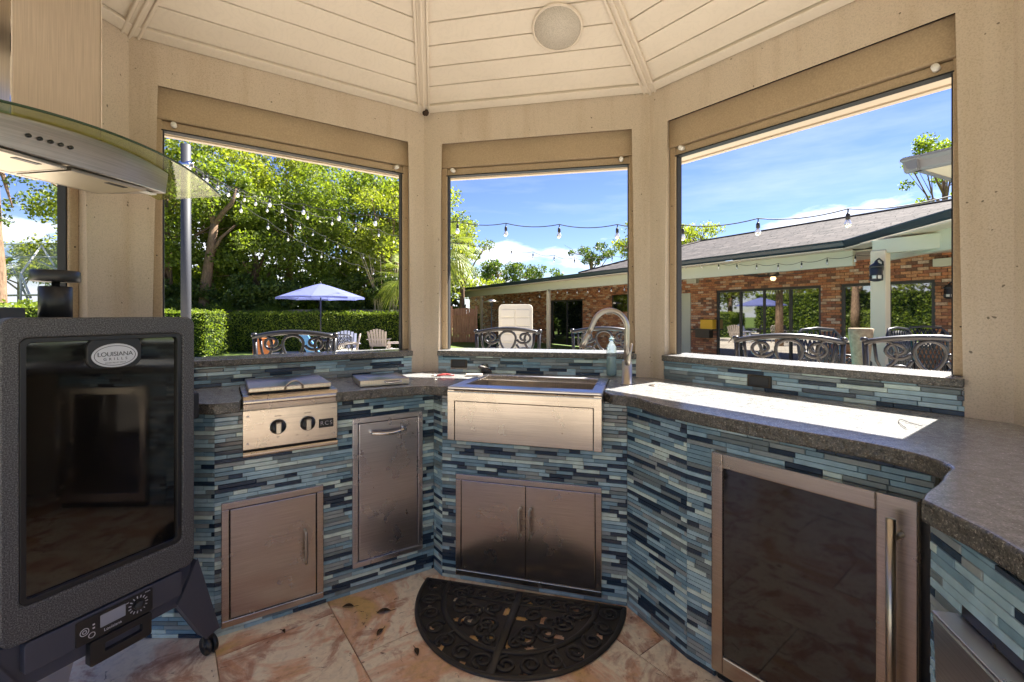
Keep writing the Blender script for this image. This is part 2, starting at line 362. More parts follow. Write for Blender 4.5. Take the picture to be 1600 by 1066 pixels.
# ------------------------------------------------------------------ pieces: unit meshes shared between alike pieces
def unit_mesh(name, mt, ch=0.0):
    me = bpy.data.meshes.new(name)
    b = MB()
    if ch:                                   # front face (-y) slightly inset: eased edges
        v = [(-.5,.5,-.5),(.5,.5,-.5),(.5,.5,.5),(-.5,.5,.5),(-.5,-.32,-.5),(.5,-.32,-.5),(.5,-.32,.5),(-.5,-.32,.5),
             (-.5+ch*.25,-.5,-.5+ch),(.5-ch*.25,-.5,-.5+ch),(.5-ch*.25,-.5,.5-ch),(-.5+ch*.25,-.5,.5-ch)]
        f = [(0,3,2,1),(0,1,5,4),(1,2,6,5),(2,3,7,6),(3,0,4,7),(4,5,9,8),(5,6,10,9),(6,7,11,10),(7,4,8,11),(8,9,10,11)]
    else:
        v = [(-.5,-.5,-.5),(.5,-.5,-.5),(.5,.5,-.5),(-.5,.5,-.5),(-.5,-.5,.5),(.5,-.5,.5),(.5,.5,.5),(-.5,.5,.5)]
        f = [(0,3,2,1),(4,5,6,7),(0,1,5,4),(1,2,6,5),(2,3,7,6),(3,0,4,7)]
    me.from_pydata(v, [], f); me.materials.append(mt); me.update()
    return me
def pieces(name, parent, items, meshes, Mw, limit=300):
    """items: (loc, scale, mesh index[, euler]) in the parent's space; the ones showing largest become parts, the rest one part"""
    def vis(it):
        p = Mw @ Vector(it[0]); d = max(.3, (p - Vector((0,0,CAMH))).length)
        return it[1][0] * it[1][2] / d**2 * (1 if p.y > 0 and abs(p.x) < 1.2*p.y else .02)
    items = sorted(items, key=vis, reverse=True)
    for it in items[:limit]:
        o = bpy.data.objects.new(name, meshes[it[2]]); COL.objects.link(o); o.parent = parent
        o.location = it[0]; o.scale = it[1]
        if len(it) > 3: o.rotation_euler = it[3]
    rest = items[limit:]
    if rest:
        b = MB(); mats = [me.materials[0] for me in meshes]
        for it in rest:
            from mathutils import Euler
            X = Matrix.LocRotScale(Vector(it[0]), Euler(it[3]) if len(it) > 3 else None, Vector(it[1]))
            me = meshes[it[2]]; b.mi = it[2]
            b.add([X @ q.co for q in me.vertices], [tuple(p.vertices) for p in me.polygons])
        o = b.build(name, mats, parent); o['kind'] = 'stuff'

# ------------------------------------------------------------------ plan of the gazebo
V = [None]*8
V[0] = Vector((-1.6008, 1.9104)); V[1] = Vector((-.5124, 2.6611)); V[2] = Vector((.7284, 2.406)); V[3] = Vector((1.5255, 1.3888))
V[4] = Vector((1.368, .108)); V[5] = Vector((.352, -.686)); V[6] = Vector((-.928, -.529)); V[7] = Vector((-1.835, .641))
APEX = Vector((-.235, 1.0, 3.05))
HH, HC, LZ, CZ = 2.247, 2.416, 1.035, .91      # opening head, ceiling line, ledge, counter heights
GZ = -.28                                      # level of the yard
def wall(i):                                   # origin, angle, length: x along the wall, y outward
    a, b = V[i], V[(i+1) % 8]; d = b - a
    return Vector((a.x, a.y, 0)), math.atan2(d.y, d.x), d.length
def offs(d):                                   # octagon offset outward by d
    P = []
    for i in range(8):
        a, b, c = V[i-1], V[i], V[(i+1) % 8]
        n1 = (b-a).normalized(); n1 = Vector((-n1.y, n1.x)); n2 = (c-b).normalized(); n2 = Vector((-n2.y, n2.x))
        k = (n1+n2); k = k / (1 + n1.dot(n2)); P.append(b + k*d)
    return P
def V3(p, z): return Vector((p.x, p.y, z))

# ------------------------------------------------------------------ ground
b = MB(); b.add([(-260,-260,GZ-.02),(260,-260,GZ-.02),(260,420,GZ-.02),(-260,420,GZ-.02)], [(0,1,2,3)])
tag(b.build('lawn', M['lawn']), kind='structure')
b = MB(); b.box(-9.5, 14, -9, 19.5, GZ-.1, GZ); tag(b.build('patio', M['patio']), kind='structure')
b = MB(); b.box(.4, 5.2, 5.6, 9.6, GZ-.02, GZ+.012); tag(b.build('pool_water', M['water']), kind='structure')
b = MB()
for q in ((.1,.4,5.3,9.9),(5.2,5.5,5.3,9.9),(.4,5.2,5.3,5.6),(.4,5.2,9.6,9.9)): b.box(q[0],q[1],q[2],q[3],GZ-.02,GZ+.06)
tag(b.build('pool_coping', M['soffit']), kind='structure')
# floor of the gazebo: travertine tiles at an angle
slab = MB(); slab.prism([tuple(p) for p in offs(.45)[::-1]], GZ+.001, -.008)
fl = tag(slab.build('floor', M['floorgrout']), kind='structure')
um = unit_mesh('floor_tile', M['travertine'])
E8 = offs(.42)
def inside(p, poly):
    s = None
    for i in range(len(poly)):
        a, c = poly[i], poly[(i+1) % len(poly)]
        z = (c.x-a.x)*(p.y-a.y) - (c.y-a.y)*(p.x-a.x)
        if s is None: s = z > 0
        elif (z > 0) != s: return False
    return True
fa = R(-53); ux = Vector((math.cos(fa), math.sin(fa))); uy = Vector((-ux.y, ux.x)); org = Vector((-.5586, 1.655))
its = []
for r_ in range(-12, 12):
    for c_ in range(-9, 9):
        ce = org + ux*((c_+.5)*.61 + (.305 if r_ % 2 else 0)) + uy*((r_+.5)*.41)
        cs = [ce + ux*sx*.30 + uy*sy*.20 for sx in (-1,1) for sy in (-1,1)]
        if all(inside(q, E8) for q in cs):
            its.append(((ce.x, ce.y, -.006 + rnd.uniform(-.0006,.0006)), (.6065, .4065, .012), 0, (0,0,fa)))
pieces('floor_tile', fl, its, [um], Matrix())

# ------------------------------------------------------------------ gazebo
gz = empty('gazebo', (0,0,0), 0, 'beige stucco octagonal gazebo with open sides and a pitched board ceiling', 'gazebo')
O14 = offs(.14)
wl = [.073,.088,.080,.08,.08,.08,.08,.08]       # post face widths: start of wall i
wr = [.0745,.0725,.107,.08,.08,.08,.08,.15]     # end of wall i
for i in range(8):                              # each side: two half posts and the beam over the opening, mitred at the corners
    o, a, l = wall(i); inv = (Matrix.Translation(o) @ Matrix.Rotation(a, 4, 'Z')).inverted()
    bx0 = (inv @ V3(O14[i], 0)).x; bx1 = (inv @ V3(O14[(i+1)%8], 0)).x; h0, h1 = wl[i], l - wr[i]; T_ = HC+.05; B_ = GZ+.002
    F = [(0,B_),(h0,B_),(h0,HH),(h1,HH),(h1,B_),(l,B_),(l,T_),(0,T_)]; K = [(bx0,B_),(h0,B_),(h0,HH),(h1,HH),(h1,B_),(bx1,B_),(bx1,T_),(bx0,T_)]
    bm = bmesh.new(); vf = [bm.verts.new((x, 0, z)) for x, z in F]; vk = [bm.verts.new((x, .14, z)) for x, z in K]
    bm.faces.new(vf); bm.faces.new(vk[::-1])
    for k in range(8): bm.faces.new((vf[(k+1)%8], vf[k], vk[k], vk[(k+1)%8]))
    ed = [bm.edges.get((vf[1], vf[2])), bm.edges.get((vf[2], vf[3])), bm.edges.get((vf[3], vf[4]))]
    bmesh.ops.bevel(bm, geom=ed, offset=.022, segments=5, profile=.5, affect='EDGES')
    bmesh.ops.recalc_face_normals(bm, faces=bm.faces)
    me = bpy.data.meshes.new('column_and_beam'); bm.to_mesh(me); bm.free(); me.materials.append(M['stucco'])
    fo = bpy.data.objects.new('column_and_beam', me); COL.objects.link(fo); fo.parent = gz; fo.location = o; fo.rotation_euler = (0, 0, a)
# soffit, fascia and roof outside
O45, O47 = offs(.45), offs(.48)
b = MB()
for i in range(8):
    j = (i+1) % 8
    b.prism([tuple(q) for q in (O14[i]*1.0, O14[j], O45[j], O45[i])], 2.163, 2.18)
b.build('soffit', M['soffit'], gz)
b = MB()
for i in range(8):
    j = (i+1) % 8
    b.prism([tuple(q) for q in (O45[i], O45[j], O47[j], O47[i])], 2.155, 2.32)
b.build('fascia', M['soffit'], gz)
b = MB(); ap = APEX + Vector((0,0,.25))
for i in range(8):
    j = (i+1) % 8; p, q = V3(O47[i]*1.02, 2.325), V3(O47[j]*1.02, 2.325)
    b.add([p, q, ap, p-Vector((0,0,.03)), q-Vector((0,0,.03)), ap-Vector((0,0,.03))], [(0,1,2),(3,5,4),(0,3,4,1)])
b.build('roof', SHING[1], gz)
# ceiling boards
ceil = MB()
for i in range(8):
    j = (i+1) % 8; up = Vector((0,0,.016))
    ceil.add([V3(V[i],HC)+up, V3(V[j],HC)+up, APEX+up], [(0,2,1)])
ceil = ceil.build('ceiling', M['trimshadow'], gz)
for i in range(8):
    j = (i+1) % 8; A, B = V3(V[i], HC), V3(V[j], HC); mid = (A+B)/2; S = (APEX-mid).length
    t = (B-A).normalized(); n = t.cross(APEX-mid).normalized()
    if n.z < 0: n = -n
    s = 0.0; k = 0
    while s < S - .03:
        wd = .055 if k == 0 else .116
        f0, f1 = (s+.0025)/S, min(.985, (s+wd-.0025)/S)
        s += wd; k += 1
        e0 = .006 if k == 1 else 0
        P = [A.lerp(APEX, f0), B.lerp(APEX, f0), B.lerp(APEX, f1), A.lerp(APEX, f1)]
        q = [x - n*.001 for x in P]; r2 = [x + n*.011 for x in P]
        if k == 1: q = [x - n*.012 for x in q]
        b = MB(); b.add(q + r2, [(0,3,2,1),(4,5,6,7),(0,1,5,4),(1,2,6,5),(2,3,7,6),(3,0,4,7)])
        b.build('board', M['board'], ceil, .003, 2)
    # hip strip from corner to apex, three beads
    d = (APEX - A).normalized()
    pi = V3(V[i-1], HC); nn = (B-A).normalized() + (A-pi).normalized(); nn = Vector((nn.x, nn.y, 0)).normalized()
    upv = d.cross(nn).normalized(); upv = upv if upv.z > 0 else -upv
    b = MB()
    for (x0, x1, h) in ((-.034,-.022,.020), (-.022,.022,.012), (-.006,.006,.022), (.022,.034,.020)):
        v = []
        for e in (A - d*.012, APEX):
            for (x, y) in ((x0, .012), (x1, .012), (x1, -h), (x0, -h)): v.append(e + nn*x + upv*y)
        b.add(v, [(0,1,2,3),(7,6,5,4),(0,4,5,1),(1,5,6,2),(2,6,7,3),(3,7,4,0)])
    b.build('hip_strip', M['trim'], ceil, .004, 2)
# round speaker in the centre panel of the ceiling
A, B = V3(V[1], HC), V3(V[2], HC); mid = (A+B)/2; n = (B-A).cross(APEX-mid).normalized(); n = n if n.z > 0 else -n
ray = at(871, 43, 1) - Vector((0,0,CAMH)); tt = (mid - Vector((0,0,CAMH))).dot(n) / ray.dot(n); sp = Vector((0,0,CAMH)) + ray*tt
X = Matrix.Translation(sp) @ n.to_track_quat('Z', 'Y').to_matrix().to_4x4()
gm = mat('cream_speaker_grille', (.50,.455,.39), .7); v = coords(gm, 'World'); gv_ = N(gm.node_tree, 'ShaderNodeTexVoronoi'); gv_.inputs['Scale'].default_value = 320; gm.node_tree.links.new(v, gv_.inputs['Vector']); link(gm, ramp(gm, gv_.outputs['Distance'], [(.2, (.30,.27,.22)), (.45, (.56,.51,.43))]), 'Base Color')
spk = bpy.data.objects.new('ceiling_speaker', None); COL.objects.link(spk)
part('grille', gm, spk, lambda m: m.lathe([(.107,-.004),(.107,-.0095),(.0,-.0095)], 48, X)); part('ring', M['trim'], spk, lambda m: m.lathe([(.118,.0),(.118,-.007),(.113,-.012),(.108,-.012),(.107,-.008),(.107,0)], 48, X))
tag(spk, 'round cream in-ceiling speaker grille set in the middle ceiling panel', 'speaker')
wasp = part('mud_nest', mat('dried_mud', (.05,.03,.02), .95), None, lambda m: [m.lathe([(.004,-.02),(.012,-.012),(.014,0),(.008,.014)], 8, Matrix.Translation(V3(V[1], HC-.012) + Vector((.01,-.03,0)) + Vector(o))) for o in ((0,0,0),(.012,-.010,-.004))])
tag(wasp, 'small dark wasp nest at the foot of the middle ceiling strip', 'wasp nest')

# roller shades, tracks
shade_say = {0: 'tan roller shade housing over the left opening beside the range hood', 1: 'tan roller shade housing over the middle opening behind the sink',
             2: 'tan roller shade housing over the right opening facing the brick house', 7: 'tan shade side track in the opening behind the black smoker', 3: 'tan roller shade housing over the opening past the right column'}
for i in (0,1,2,3,7):
    o, a, l = wall(i); x0, x1 = wl[i]+.001, l-wr[i]-.001
    sh = empty('roller_shade', o, a, shade_say[i], 'roller shade', 'roller shades in the gazebo openings')
    if i != 7:
        boxpart('housing', M['shade'], sh, (x0, x1, .042, .128, 2.10, HH-.004), .006)
        part('bottom_rail', M['shade'], sh, lambda m: (m.box(x0+.03, x1-.03, .058, .11, 2.058, 2.098)), .005)
        part('seam', M['seal'], sh, lambda m: (m.box(x0, x1, .032, .12, HH-.004, HH-.0005), m.box(x0+.03, x1-.03, .05, .09, 2.0525, 2.058)))
        for xx in (x0+.075, x1-.075):
            part('stop_peg', M['white'], sh, lambda m: m.tube([(xx,.058,2.083),(xx,.024,2.080)], [.012,.011], 12))
    top = 2.10 if i != 7 else HH-.004
    for s_, xx in ((1, x0), (-1, x1)):
        part('side_track', M['shade'], sh, lambda m: (m.box(*sorted((xx, xx+s_*.034)), .05, .11, LZ+.002 if i != 7 else .45, top)), .004)
        part('track_seal', M['seal'], sh, lambda m: (m.box(*sorted((xx+s_*.0345, xx+s_*.039)), .06, .10, LZ+.002 if i != 7 else .45, top-.042)))
        for zz in (1.2, 1.5, 1.8):
            part('screw', M['bronze'], sh, lambda m: m.tube([(xx+s_*.015,.05,zz),(xx+s_*.015,.0475,zz)], .003, 6))

# ------------------------------------------------------------------ mosaic faces
TM = [unit_mesh('mosaic_tile', t, .07) for t in TILES]
WTS = [.20,.13,.24,.20,.13,.10]
def mosaic_items(x0, x1, z0, z1, y, holes=(), seed=1, ph=.0162, flip=1):
    q = random.Random(seed); its = []; z = z0; g = .0013
    while z < z1 - .004:
        zt = min(z + ph, z1); cuts = [(x0, x1)]
        for hx0, hx1, hz0, hz1 in holes:
            if (z+zt)/2 > hz0 and (z+zt)/2 < hz1:
                nc = []
                for a, b in cuts:
                    if hx1 <= a or hx0 >= b: nc.append((a, b)); continue
                    if hx0 > a: nc.append((a, hx0))
                    if hx1 < b: nc.append((hx1, b))
                cuts = nc
        for a, b in cuts:
            x = a - q.uniform(0, .07)
            while x < b:
                L_ = q.choice((.048,.075,.10,.10,.13,.155,.18)); s, e = max(a, x), min(b, x + L_)
                if e - s > .006:
                    its.append((((s+e)/2, y - q.uniform(0,.0012), (z+zt)/2), (e-s-g, .008, zt-z-g), q.choices(range(6), WTS)[0]))
                x += L_
        z = zt
    return its
UND = .867                                       # underside of the counter slab
def tiled_run(label, faces, seed, cat='counter'):
    """faces: list of (p, q, z0, z1, holes) with plan points left to right as seen from inside"""
    p0 = faces[0][0]
    root = empty('counter_base', (p0.x, p0.y, 0), 0, label, cat, 'blue mosaic counter bases')
    allit = []; core = MB()
    for k, (p, q, z0, z1, holes) in enumerate(faces):
        d = q - p; a = math.atan2(d.y, d.x); l = d.length
        X = Matrix.Translation((p.x-p0.x, p.y-p0.y, 0)) @ Matrix.Rotation(a, 4, 'Z')
        for (loc, sc, mi) in mosaic_items(0, l, z0, z1, .004, holes, seed*10+k):
            w_ = X @ Vector(loc); allit.append((tuple(w_), sc, mi, (0,0,a)))
        # backing split round the holes
        xs = sorted({0, l} | {min(max(h[i],0),l) for h in holes for i in (0,1)}); zs = sorted({z0, z1} | {min(max(h[i],z0),z1) for h in holes for i in (2,3)})
        for x0, x1 in zip(xs, xs[1:]):
            for y0, y1 in zip(zs, zs[1:]):
                if x1-x0 < 1e-4 or y1-y0 < 1e-4: continue
                if any(h[0]-1e-5 <= x0 and h[1]+1e-5 >= x1 and h[2]-1e-5 <= y0 and h[3]+1e-5 >= y1 for h in holes): continue
                core.box(x0, x1, .0065, .05, y0, y1, X)
    for k, (p, q, z0, z1, holes) in enumerate(faces[:-1]):      # mortar strip behind each corner
        q2 = faces[k+1][1]; d1, d2 = (q-p).normalized(), (q2-q).normalized()
        if d1.x*d2.y - d1.y*d2.x > 0: continue
        nn = Vector((-d1.y-d2.y, d1.x+d2.x)).normalized()*.034
        core.lathe([(.026, z0), (.026, z1)], 8, Matrix.Translation((q.x-p0.x+nn.x, q.y-p0.y+nn.y, 0)), False)
    core.build('backing', M['grout'], root)
    pieces('mosaic_tile', root, allit, TM, Matrix.Translation((p0.x, p0.y, 0)))
    return root
A0, A1 = Vector((-1.140,1.750)), Vector((-.382,2.234)); B0 = Vector((-.331,2.165)); C0 = Vector((.4886,1.94)); Q0 = Vector((.630,1.648))
tR = Vector((math.cos(R(-51.92)), math.sin(R(-51.92)))); Q1 = Q0 + tR*.665; D0 = Vector((.766,.837)); tE = Vector((-.28,-.96)).normalized(); D1 = D0 + tE*.75
angL = math.atan2(A1.y-A0.y, A1.x-A0.x); angC = math.atan2(C0.y-B0.y, C0.x-B0.x); angR = R(-51.92); angE = math.atan2(tE.y, tE.x)
tL = (A1-A0).normalized(); tC = (C0-B0).normalized()
cl = tiled_run('blue mosaic counter base on the left, holding the burner and two steel doors',
    [(A0+Vector((-.30,.0)), A0, 0, UND, []), (A0, A1, 0, UND, [(.03,.383,.04,.505), (.521,.83,.125,.77), (.10,.435,.69,UND)]), (A1, B0, 0, UND, [])], 1)
cc = tiled_run('blue mosaic counter base in the middle, under the farmhouse sink',
    [(B0, C0, 0, UND, [(.085,.735,.035,.49), (.09,.75,.69,UND)])], 2)
crr = tiled_run('blue green mosaic counter base on the right, round the glass door fridge',
    [(C0, Q0, 0, UND, []), (Q0, Q1, 0, UND, [(.105,.665,0,.785)])], 3)
ce_ = tiled_run('blue green mosaic counter base at the far right edge, with the steel ice maker',
    [(Q1, D0, 0, UND, [(0,.4,0,UND)]), (D0, D1, 0, UND, [(.085,.62,0,.755)])], 4)

# backsplash walls with ledge caps
say = {0: 'low blue mosaic wall with dark granite ledge below the left opening', 1: 'low blue mosaic wall with granite ledge behind the sink', 2: 'low blue green mosaic wall with granite ledge below the right opening', 3: 'low mosaic wall past the right column'}
for i in (0,1,2,3):
    o, a, l = wall(i); x0, x1 = wl[i], l-wr[i]
    root = empty('half_wall', o, a, say[i], 'wall', 'low tiled walls under the openings')
    boxpart('core', M['stucco'], root, (x0, x1, .0065, .13, GZ+.001, LZ-.032))
    Mw = Matrix.Translation(o) @ Matrix.Rotation(a, 4, 'Z')
    ow = {0: None, 1: (.165,.262,.935,.985), 2: (.50,.60,.925,.978), 3: None}[i]
    its = mosaic_items(x0, x1, CZ, LZ-.032, .003, [ow] if ow else [], 40+i, .0170)
    pieces('mosaic_tile', root, its, TM, Mw)
    lc = MB(); lc.box(x0, x1, -.022, .20, LZ-.031, LZ); lc.m[0] = 1; lc.m[2:] = [1]*4; lc.build('ledge_cap', [M['granite'], M['granite_edge']], root, .005, 2)
    if ow:
        ob = boxpart('outlet_cover', M['bronze'], root, (ow[0]+.001, ow[1]-.001, -.004, .006, ow[2]+.001, ow[3]-.001), .003)
        boxpart('outlet_lid', M['black'], ob, (ow[0]+.01, ow[1]-.01, -.007, -.0035, ow[2]+.007, ow[3]-.007), .002)

# counter slab with chiselled edge
def smooth(pts, n=5):
    out_ = []
    for i in range(len(pts)-1):
        p0, p1, p2, p3 = pts[max(i-1,0)], pts[i], pts[i+1], pts[min(i+2, len(pts)-1)]
        for k in range(n):
            t_ = k/n; out_.append(.5*((2*p1)+(p2-p0)*t_+(2*p0-5*p1+4*p2-p3)*t_*t_+(3*p1-p0-3*p2+p3)*t_**3))
    return out_ + [pts[-1]]
SX0, SX1 = B0 + tC*.085, B0 + tC*.752            # sink along the middle run
nC = Vector((-tC.y, tC.x)); nL = Vector((-tL.y, tL.x)); nR = Vector((-tR.y, tR.x))
fl_ = smooth([Vector(q) for q in ((-1.45,1.74),(-1.30,1.712),(-1.186,1.704),(-1.102,1.692),(-1.035,1.738))], 4)
burn_l = A0 + tL*.093; burn_r = A0 + tL*.445
fl2 = smooth([Vector(q) for q in ((-.749,1.943),(-.66,1.99),(-.573,2.044),(-.47,2.09),(-.40,2.118),(-.345,2.10),(-.295,2.105))], 4)
fr_ = smooth([Vector(q) for q in ((.415,1.885),(.49,1.83),(.535,1.70),(.604,1.573),(.70,1.44),(.797,1.313),(.88,1.22),(.935,1.145),(.963,1.08),(.966,1.03),(.950,.99),(.905,.955),(.846,.905),(.775,.855),(.735,.82)) ], 5)
fe = [Vector((.725,.70)), Vector((.70,.60)), Vector((.66,.42)), Vector((.62,.25)), Vector((.57,.12))]
sinkL = [SX0 + nC*.0, SX0 + nC*.41]; sinkR = [SX1 + nC*.41, SX1 + nC*0]
poly = fl_ + [burn_l - nL*.0, burn_l + nL*.337, burn_r + nL*.337, burn_r - nL*.0] + fl2 + sinkL + sinkR + fr_ + fe
inn = offs(-.0005)
poly += [Vector((1.34,.12)), inn[3]*1.0, inn[2], inn[1], inn[0], Vector((-1.66,1.72))]
bm = bmesh.new(); rows = []
n_ = len(poly)
front_n = len(fl_) + 4 + len(fl2) + 4 + len(fr_) + len(fe)
q = random.Random(5)
top = [bm.verts.new((p.x, p.y, CZ)) for p in poly]
bot = [bm.verts.new((p.x, p.y, UND)) for p in poly]
bm.faces.new(top); bm.faces.new(bot[::-1])
for i in range(n_):
    j = (i+1) % n_; bm.faces.new((bot[i], bot[j], top[j], top[i]))
bmesh.ops.recalc_face_normals(bm, faces=bm.faces)
for f in bm.faces: f.material_index = 0 if f.normal.z > .5 else 1
me = bpy.data.meshes.new('countertop'); bm.to_mesh(me); bm.free(); me.materials.append(M['granite']); me.materials.append(M['granite_edge'])
ct = bpy.data.objects.new('countertop', me); COL.objects.link(ct)
tag(ct, 'dark speckled granite countertop with a wavy front edge running round the gazebo', 'countertop')
bv = ct.modifiers.new('bevel', 'BEVEL'); bv.width = .007; bv.segments = 3; bv.limit_method = 'ANGLE'; bv.angle_limit = R(50)
# ------------------------------------------------------------------ steel doors in the mosaic
def bar_handle(parent, p, q, stand, r=.006, mt=None, curve=0):
    """a bar from p to q with two posts going back to y=0 of the door"""
    def fn(m):
        P, Q = Vector(p), Vector(q); k = 12
        pts = [P.lerp(Q, i/k) + Vector((0, -curve*math.sin(math.pi*i/k), -curve*.8*math.sin(math.pi*i/k))) for i in range(k+1)]
        m.tube(pts, [r*(1.0 + .25*math.sin(math.pi*i/k)) for i in range(k+1)], 12)
        for e in (P.lerp(Q, .04), P.lerp(Q, .96)):
            m.tube([(e.x, e.y, e.z), (e.x, e.y+stand, e.z)], [r*.9, r*1.25], 10)
    return part('handle', mt or M['nickel'], parent, fn)
def steel_door(root, x0, x1, z0, z1, y, mt, fw=.026):
    fr_ = part('frame', mt, root, lambda m: (m.box(x0, x1, y-.012, y+.008, z0, z0+fw), m.box(x0, x1, y-.012, y+.008, z1-fw, z1),
        m.box(x0, x0+fw, y-.0119, y+.008, z0+fw, z1-fw), m.box(x1-fw, x1, y-.0119, y+.008, z0+fw, z1-fw)), .0025)
    part('gap', M['seal'], root, lambda m: m.box(x0+fw, x1-fw, y+.004, y+.02, z0+fw, z1-fw))
    return fr_
d1 = empty('access_door', (A0.x, A0.y, 0), angL, 'square stainless access door low under the side burner, vertical handle at its right', 'cabinet door', 'stainless doors set in the mosaic')
steel_door(d1, .022, .391, .032, .513, 0, M['steel'])
pn = boxpart('door_panel', M['steel'], d1, (.051, .362, -.010, .006, .061, .484), .003)
bar_handle(pn, (.318,-.042,.21), (.318,-.042,.345), .032, .0055)
d2 = empty('trash_drawer', (A0.x, A0.y, 0), angL, 'tall stainless pull-out drawer front with a curved handle near its top, left of the sink', 'cabinet door', 'stainless doors set in the mosaic')
steel_door(d2, .512, .838, .116, .779, 0, M['steelcool'], .024)
pn = boxpart('door_panel', M['steelcool'], d2, (.539, .811, -.010, .006, .143, .752), .003)
bar_handle(pn, (.585,-.040,.712), (.745,-.040,.712), .030, .0065, M['chrome'], .010)
d3 = empty('double_door', (B0.x, B0.y, 0), angC, 'pair of stainless doors with two upright handles below the farmhouse sink', 'cabinet door', 'stainless doors set in the mosaic')
steel_door(d3, .073, .744, .026, .498, 0, M['steel'])
for a_, b_, hx in ((.101,.4075,.385),(.4095,.716,.432)):
    pn = boxpart('door_panel', M['steel'], d3, (a_, b_, -.010, .006, .053, .471), .003)
    bar_handle(pn, (hx,-.040,.245), (hx,-.040,.375), .030, .0055)

# ------------------------------------------------------------------ side burner
sb = empty('side_burner', (A0.x, A0.y, 0), angL, 'stainless two-knob side burner with a flat lid, set in the left counter', 'burner')
bx0, bx1 = .093, .443
def prof(m, pr, x0, x1):                       # profile (y, z) swept along x
    n = len(pr); v = [(x0, y, z) for y, z in pr] + [(x1, y, z) for y, z in pr]
    m.add(v, [tuple(range(n)), tuple(range(n, 2*n))[::-1]] + [(i, n+i, n+(i+1)%n, (i+1)%n) for i in range(n)])
def arc(cx, cz, r, a0, a1, k=7): return [(cx + r*math.cos(R(a0+(a1-a0)*i/k)), cz + r*math.sin(R(a0+(a1-a0)*i/k))) for i in range(k+1)]
part('body', M['steel'], sb, lambda m: (prof(m, [(.335,.915),(.335,.922)] + [(-.018,.922)] + arc(-.018,.897,.025,90,200,8) + [(-.040,.868),(-.026,.866),(-.026,.915)], bx0, bx1),
    m.box(bx0+.002, bx1-.002, -.026, .28, .80, .914)), .0015)
part('front_panel', M['steel'], sb, lambda m: m.box(bx0, bx1, -.034, .02, .712, .864), .002)
part('drip_tray', M['steel'], sb, lambda m: (prof(m, [(.02,.705),(-.030,.705)] + arc(-.030,.694,.011,90,270,5) + [(.02,.683)], bx0, bx1)), .001)
part('shadow_gap', M['seal'], sb, lambda m: (m.box(bx0+.003, bx1-.003, -.024, .02, .704, .713), m.box(bx0+.003, bx1-.003, -.024, -.010, .862, .870)))
ld = part('lid', M['steelv'], sb, lambda m: (m.box(bx0+.020, bx1-.020, -.008, .325, .929, .948)), .004)
part('lid_shadow', M['seal'], ld, lambda m: m.box(bx0+.026, bx1-.026, .0, .318, .921, .9292))
part('lid_handle', M['nickel'], ld, lambda m: m.tube([(bx0+.150+.033*(1-math.cos(t_*math.pi/10)), -.014-.012*math.sin(t_*math.pi/10), .936+.032*math.sin(t_*math.pi/10)) for t_ in range(11)], .0042, 10))
for kx in (.215, .325):
    X = Matrix.Translation((kx, -.034, .790)) @ Matrix.Rotation(R(90), 4, 'X')
    kb = part('knob', M['black'], sb, lambda m: m.lathe([(.029,0),(.029,.006),(.025,.010),(.0245,.018),(.022,.022),(0,.022)], 32, X))
    part('knob_grip', M['nickel'], kb, lambda m: m.box(kx-.0095, kx+.0095, -.034-.040, -.034-.018, .790-.022, .790+.022), .003)
    part('knob_ring', M['chrome'], kb, lambda m: m.tube([(kx+.030*math.cos(R(t_)), -.0355, .790+.030*math.sin(R(t_))) for t_ in range(0,360,12)], .0016, 6, close=True))
for (sx, sz) in ((bx0+.016,.735),(bx0+.016,.842),(bx1-.016,.842),(bx1-.016,.735)):
    part('screw', M['chrome'], sb, lambda m: m.tube([(sx,-.034,sz),(sx,-.0375,sz)], [.0042,.003], 10))
pl = boxpart('badge', M['black'], sb, (bx1-.075, bx1-.017, -.0375, -.033, .764, .800), .001)
FX = Matrix.Rotation(R(90), 4, 'X')
text('badge_letters', 'RCS', .024, M['chrome'], pl, Matrix.Translation((bx1-.046, -.038, .782)) @ FX, spacing=1.25)
for (tx, tz, s_) in ((.215,.833,'BURNER'),(.325,.833,'BURNER'),(.215,.748,'OFF'),(.285,.748,'LO'),(.325,.740,'HI')):
    text('marking', s_, .0065, M['black'], sb, Matrix.Translation((tx, -.0345, tz)) @ FX, .0002)
# separate flat lid lying on the counter
fl0 = on(563, 606, CZ); fl1 = on(640, 600.5, CZ)
cv = empty('chute_cover', (fl0.x, fl0.y, CZ), math.atan2(fl1.y-fl0.y, fl1.x-fl0.x), 'flat square stainless cover with small front handle lying on the counter between burner and sink', 'lid')
cl_ = (fl1-fl0).length
part('cover_plate', M['steelv'], cv, lambda m: m.box(0, cl_, 0, .235, .002, .030), .003)
bar_handle(cv, (cl_*.47,-.020,.020), (cl_*.80,-.020,.020), .020, .0035, M['chrome'], .004)

# ------------------------------------------------------------------ farmhouse sink
RIM = .917
sk = empty('farmhouse_sink', (B0.x, B0.y, 0), angC, 'stainless apron-front farmhouse sink in the middle of the counter', 'sink')
s0, s1, f0, b0_ = .068, .752, -.095, .37
def rim(m):
    m.box(s0, s1, f0, f0+.085, RIM-.012, RIM); m.box(s0, s0+.048, f0+.085, b0_, RIM-.012, RIM-.0005); m.box(s1-.048, s1, f0+.085, b0_, RIM-.012, RIM-.0005); m.box(s0+.048, s1-.048, b0_-.03, b0_, RIM-.012, RIM-.001)
part('rim', M['steelcool'], sk, rim, .004)
part('apron', M['steel'], sk, lambda m: (prof(m, [(f0+.03,RIM-.0125)] + arc(f0+.010,RIM-.024,.012,90,180,5) + [(f0-.002,RIM-.062),(f0+.030,RIM-.062)], s0+.001, s1-.001)), .001)
part('apron_panel', M['steel'], sk, lambda m: m.box(s0+.034, s1-.036, f0+.002, f0+.03, .676, RIM-.064), .002)
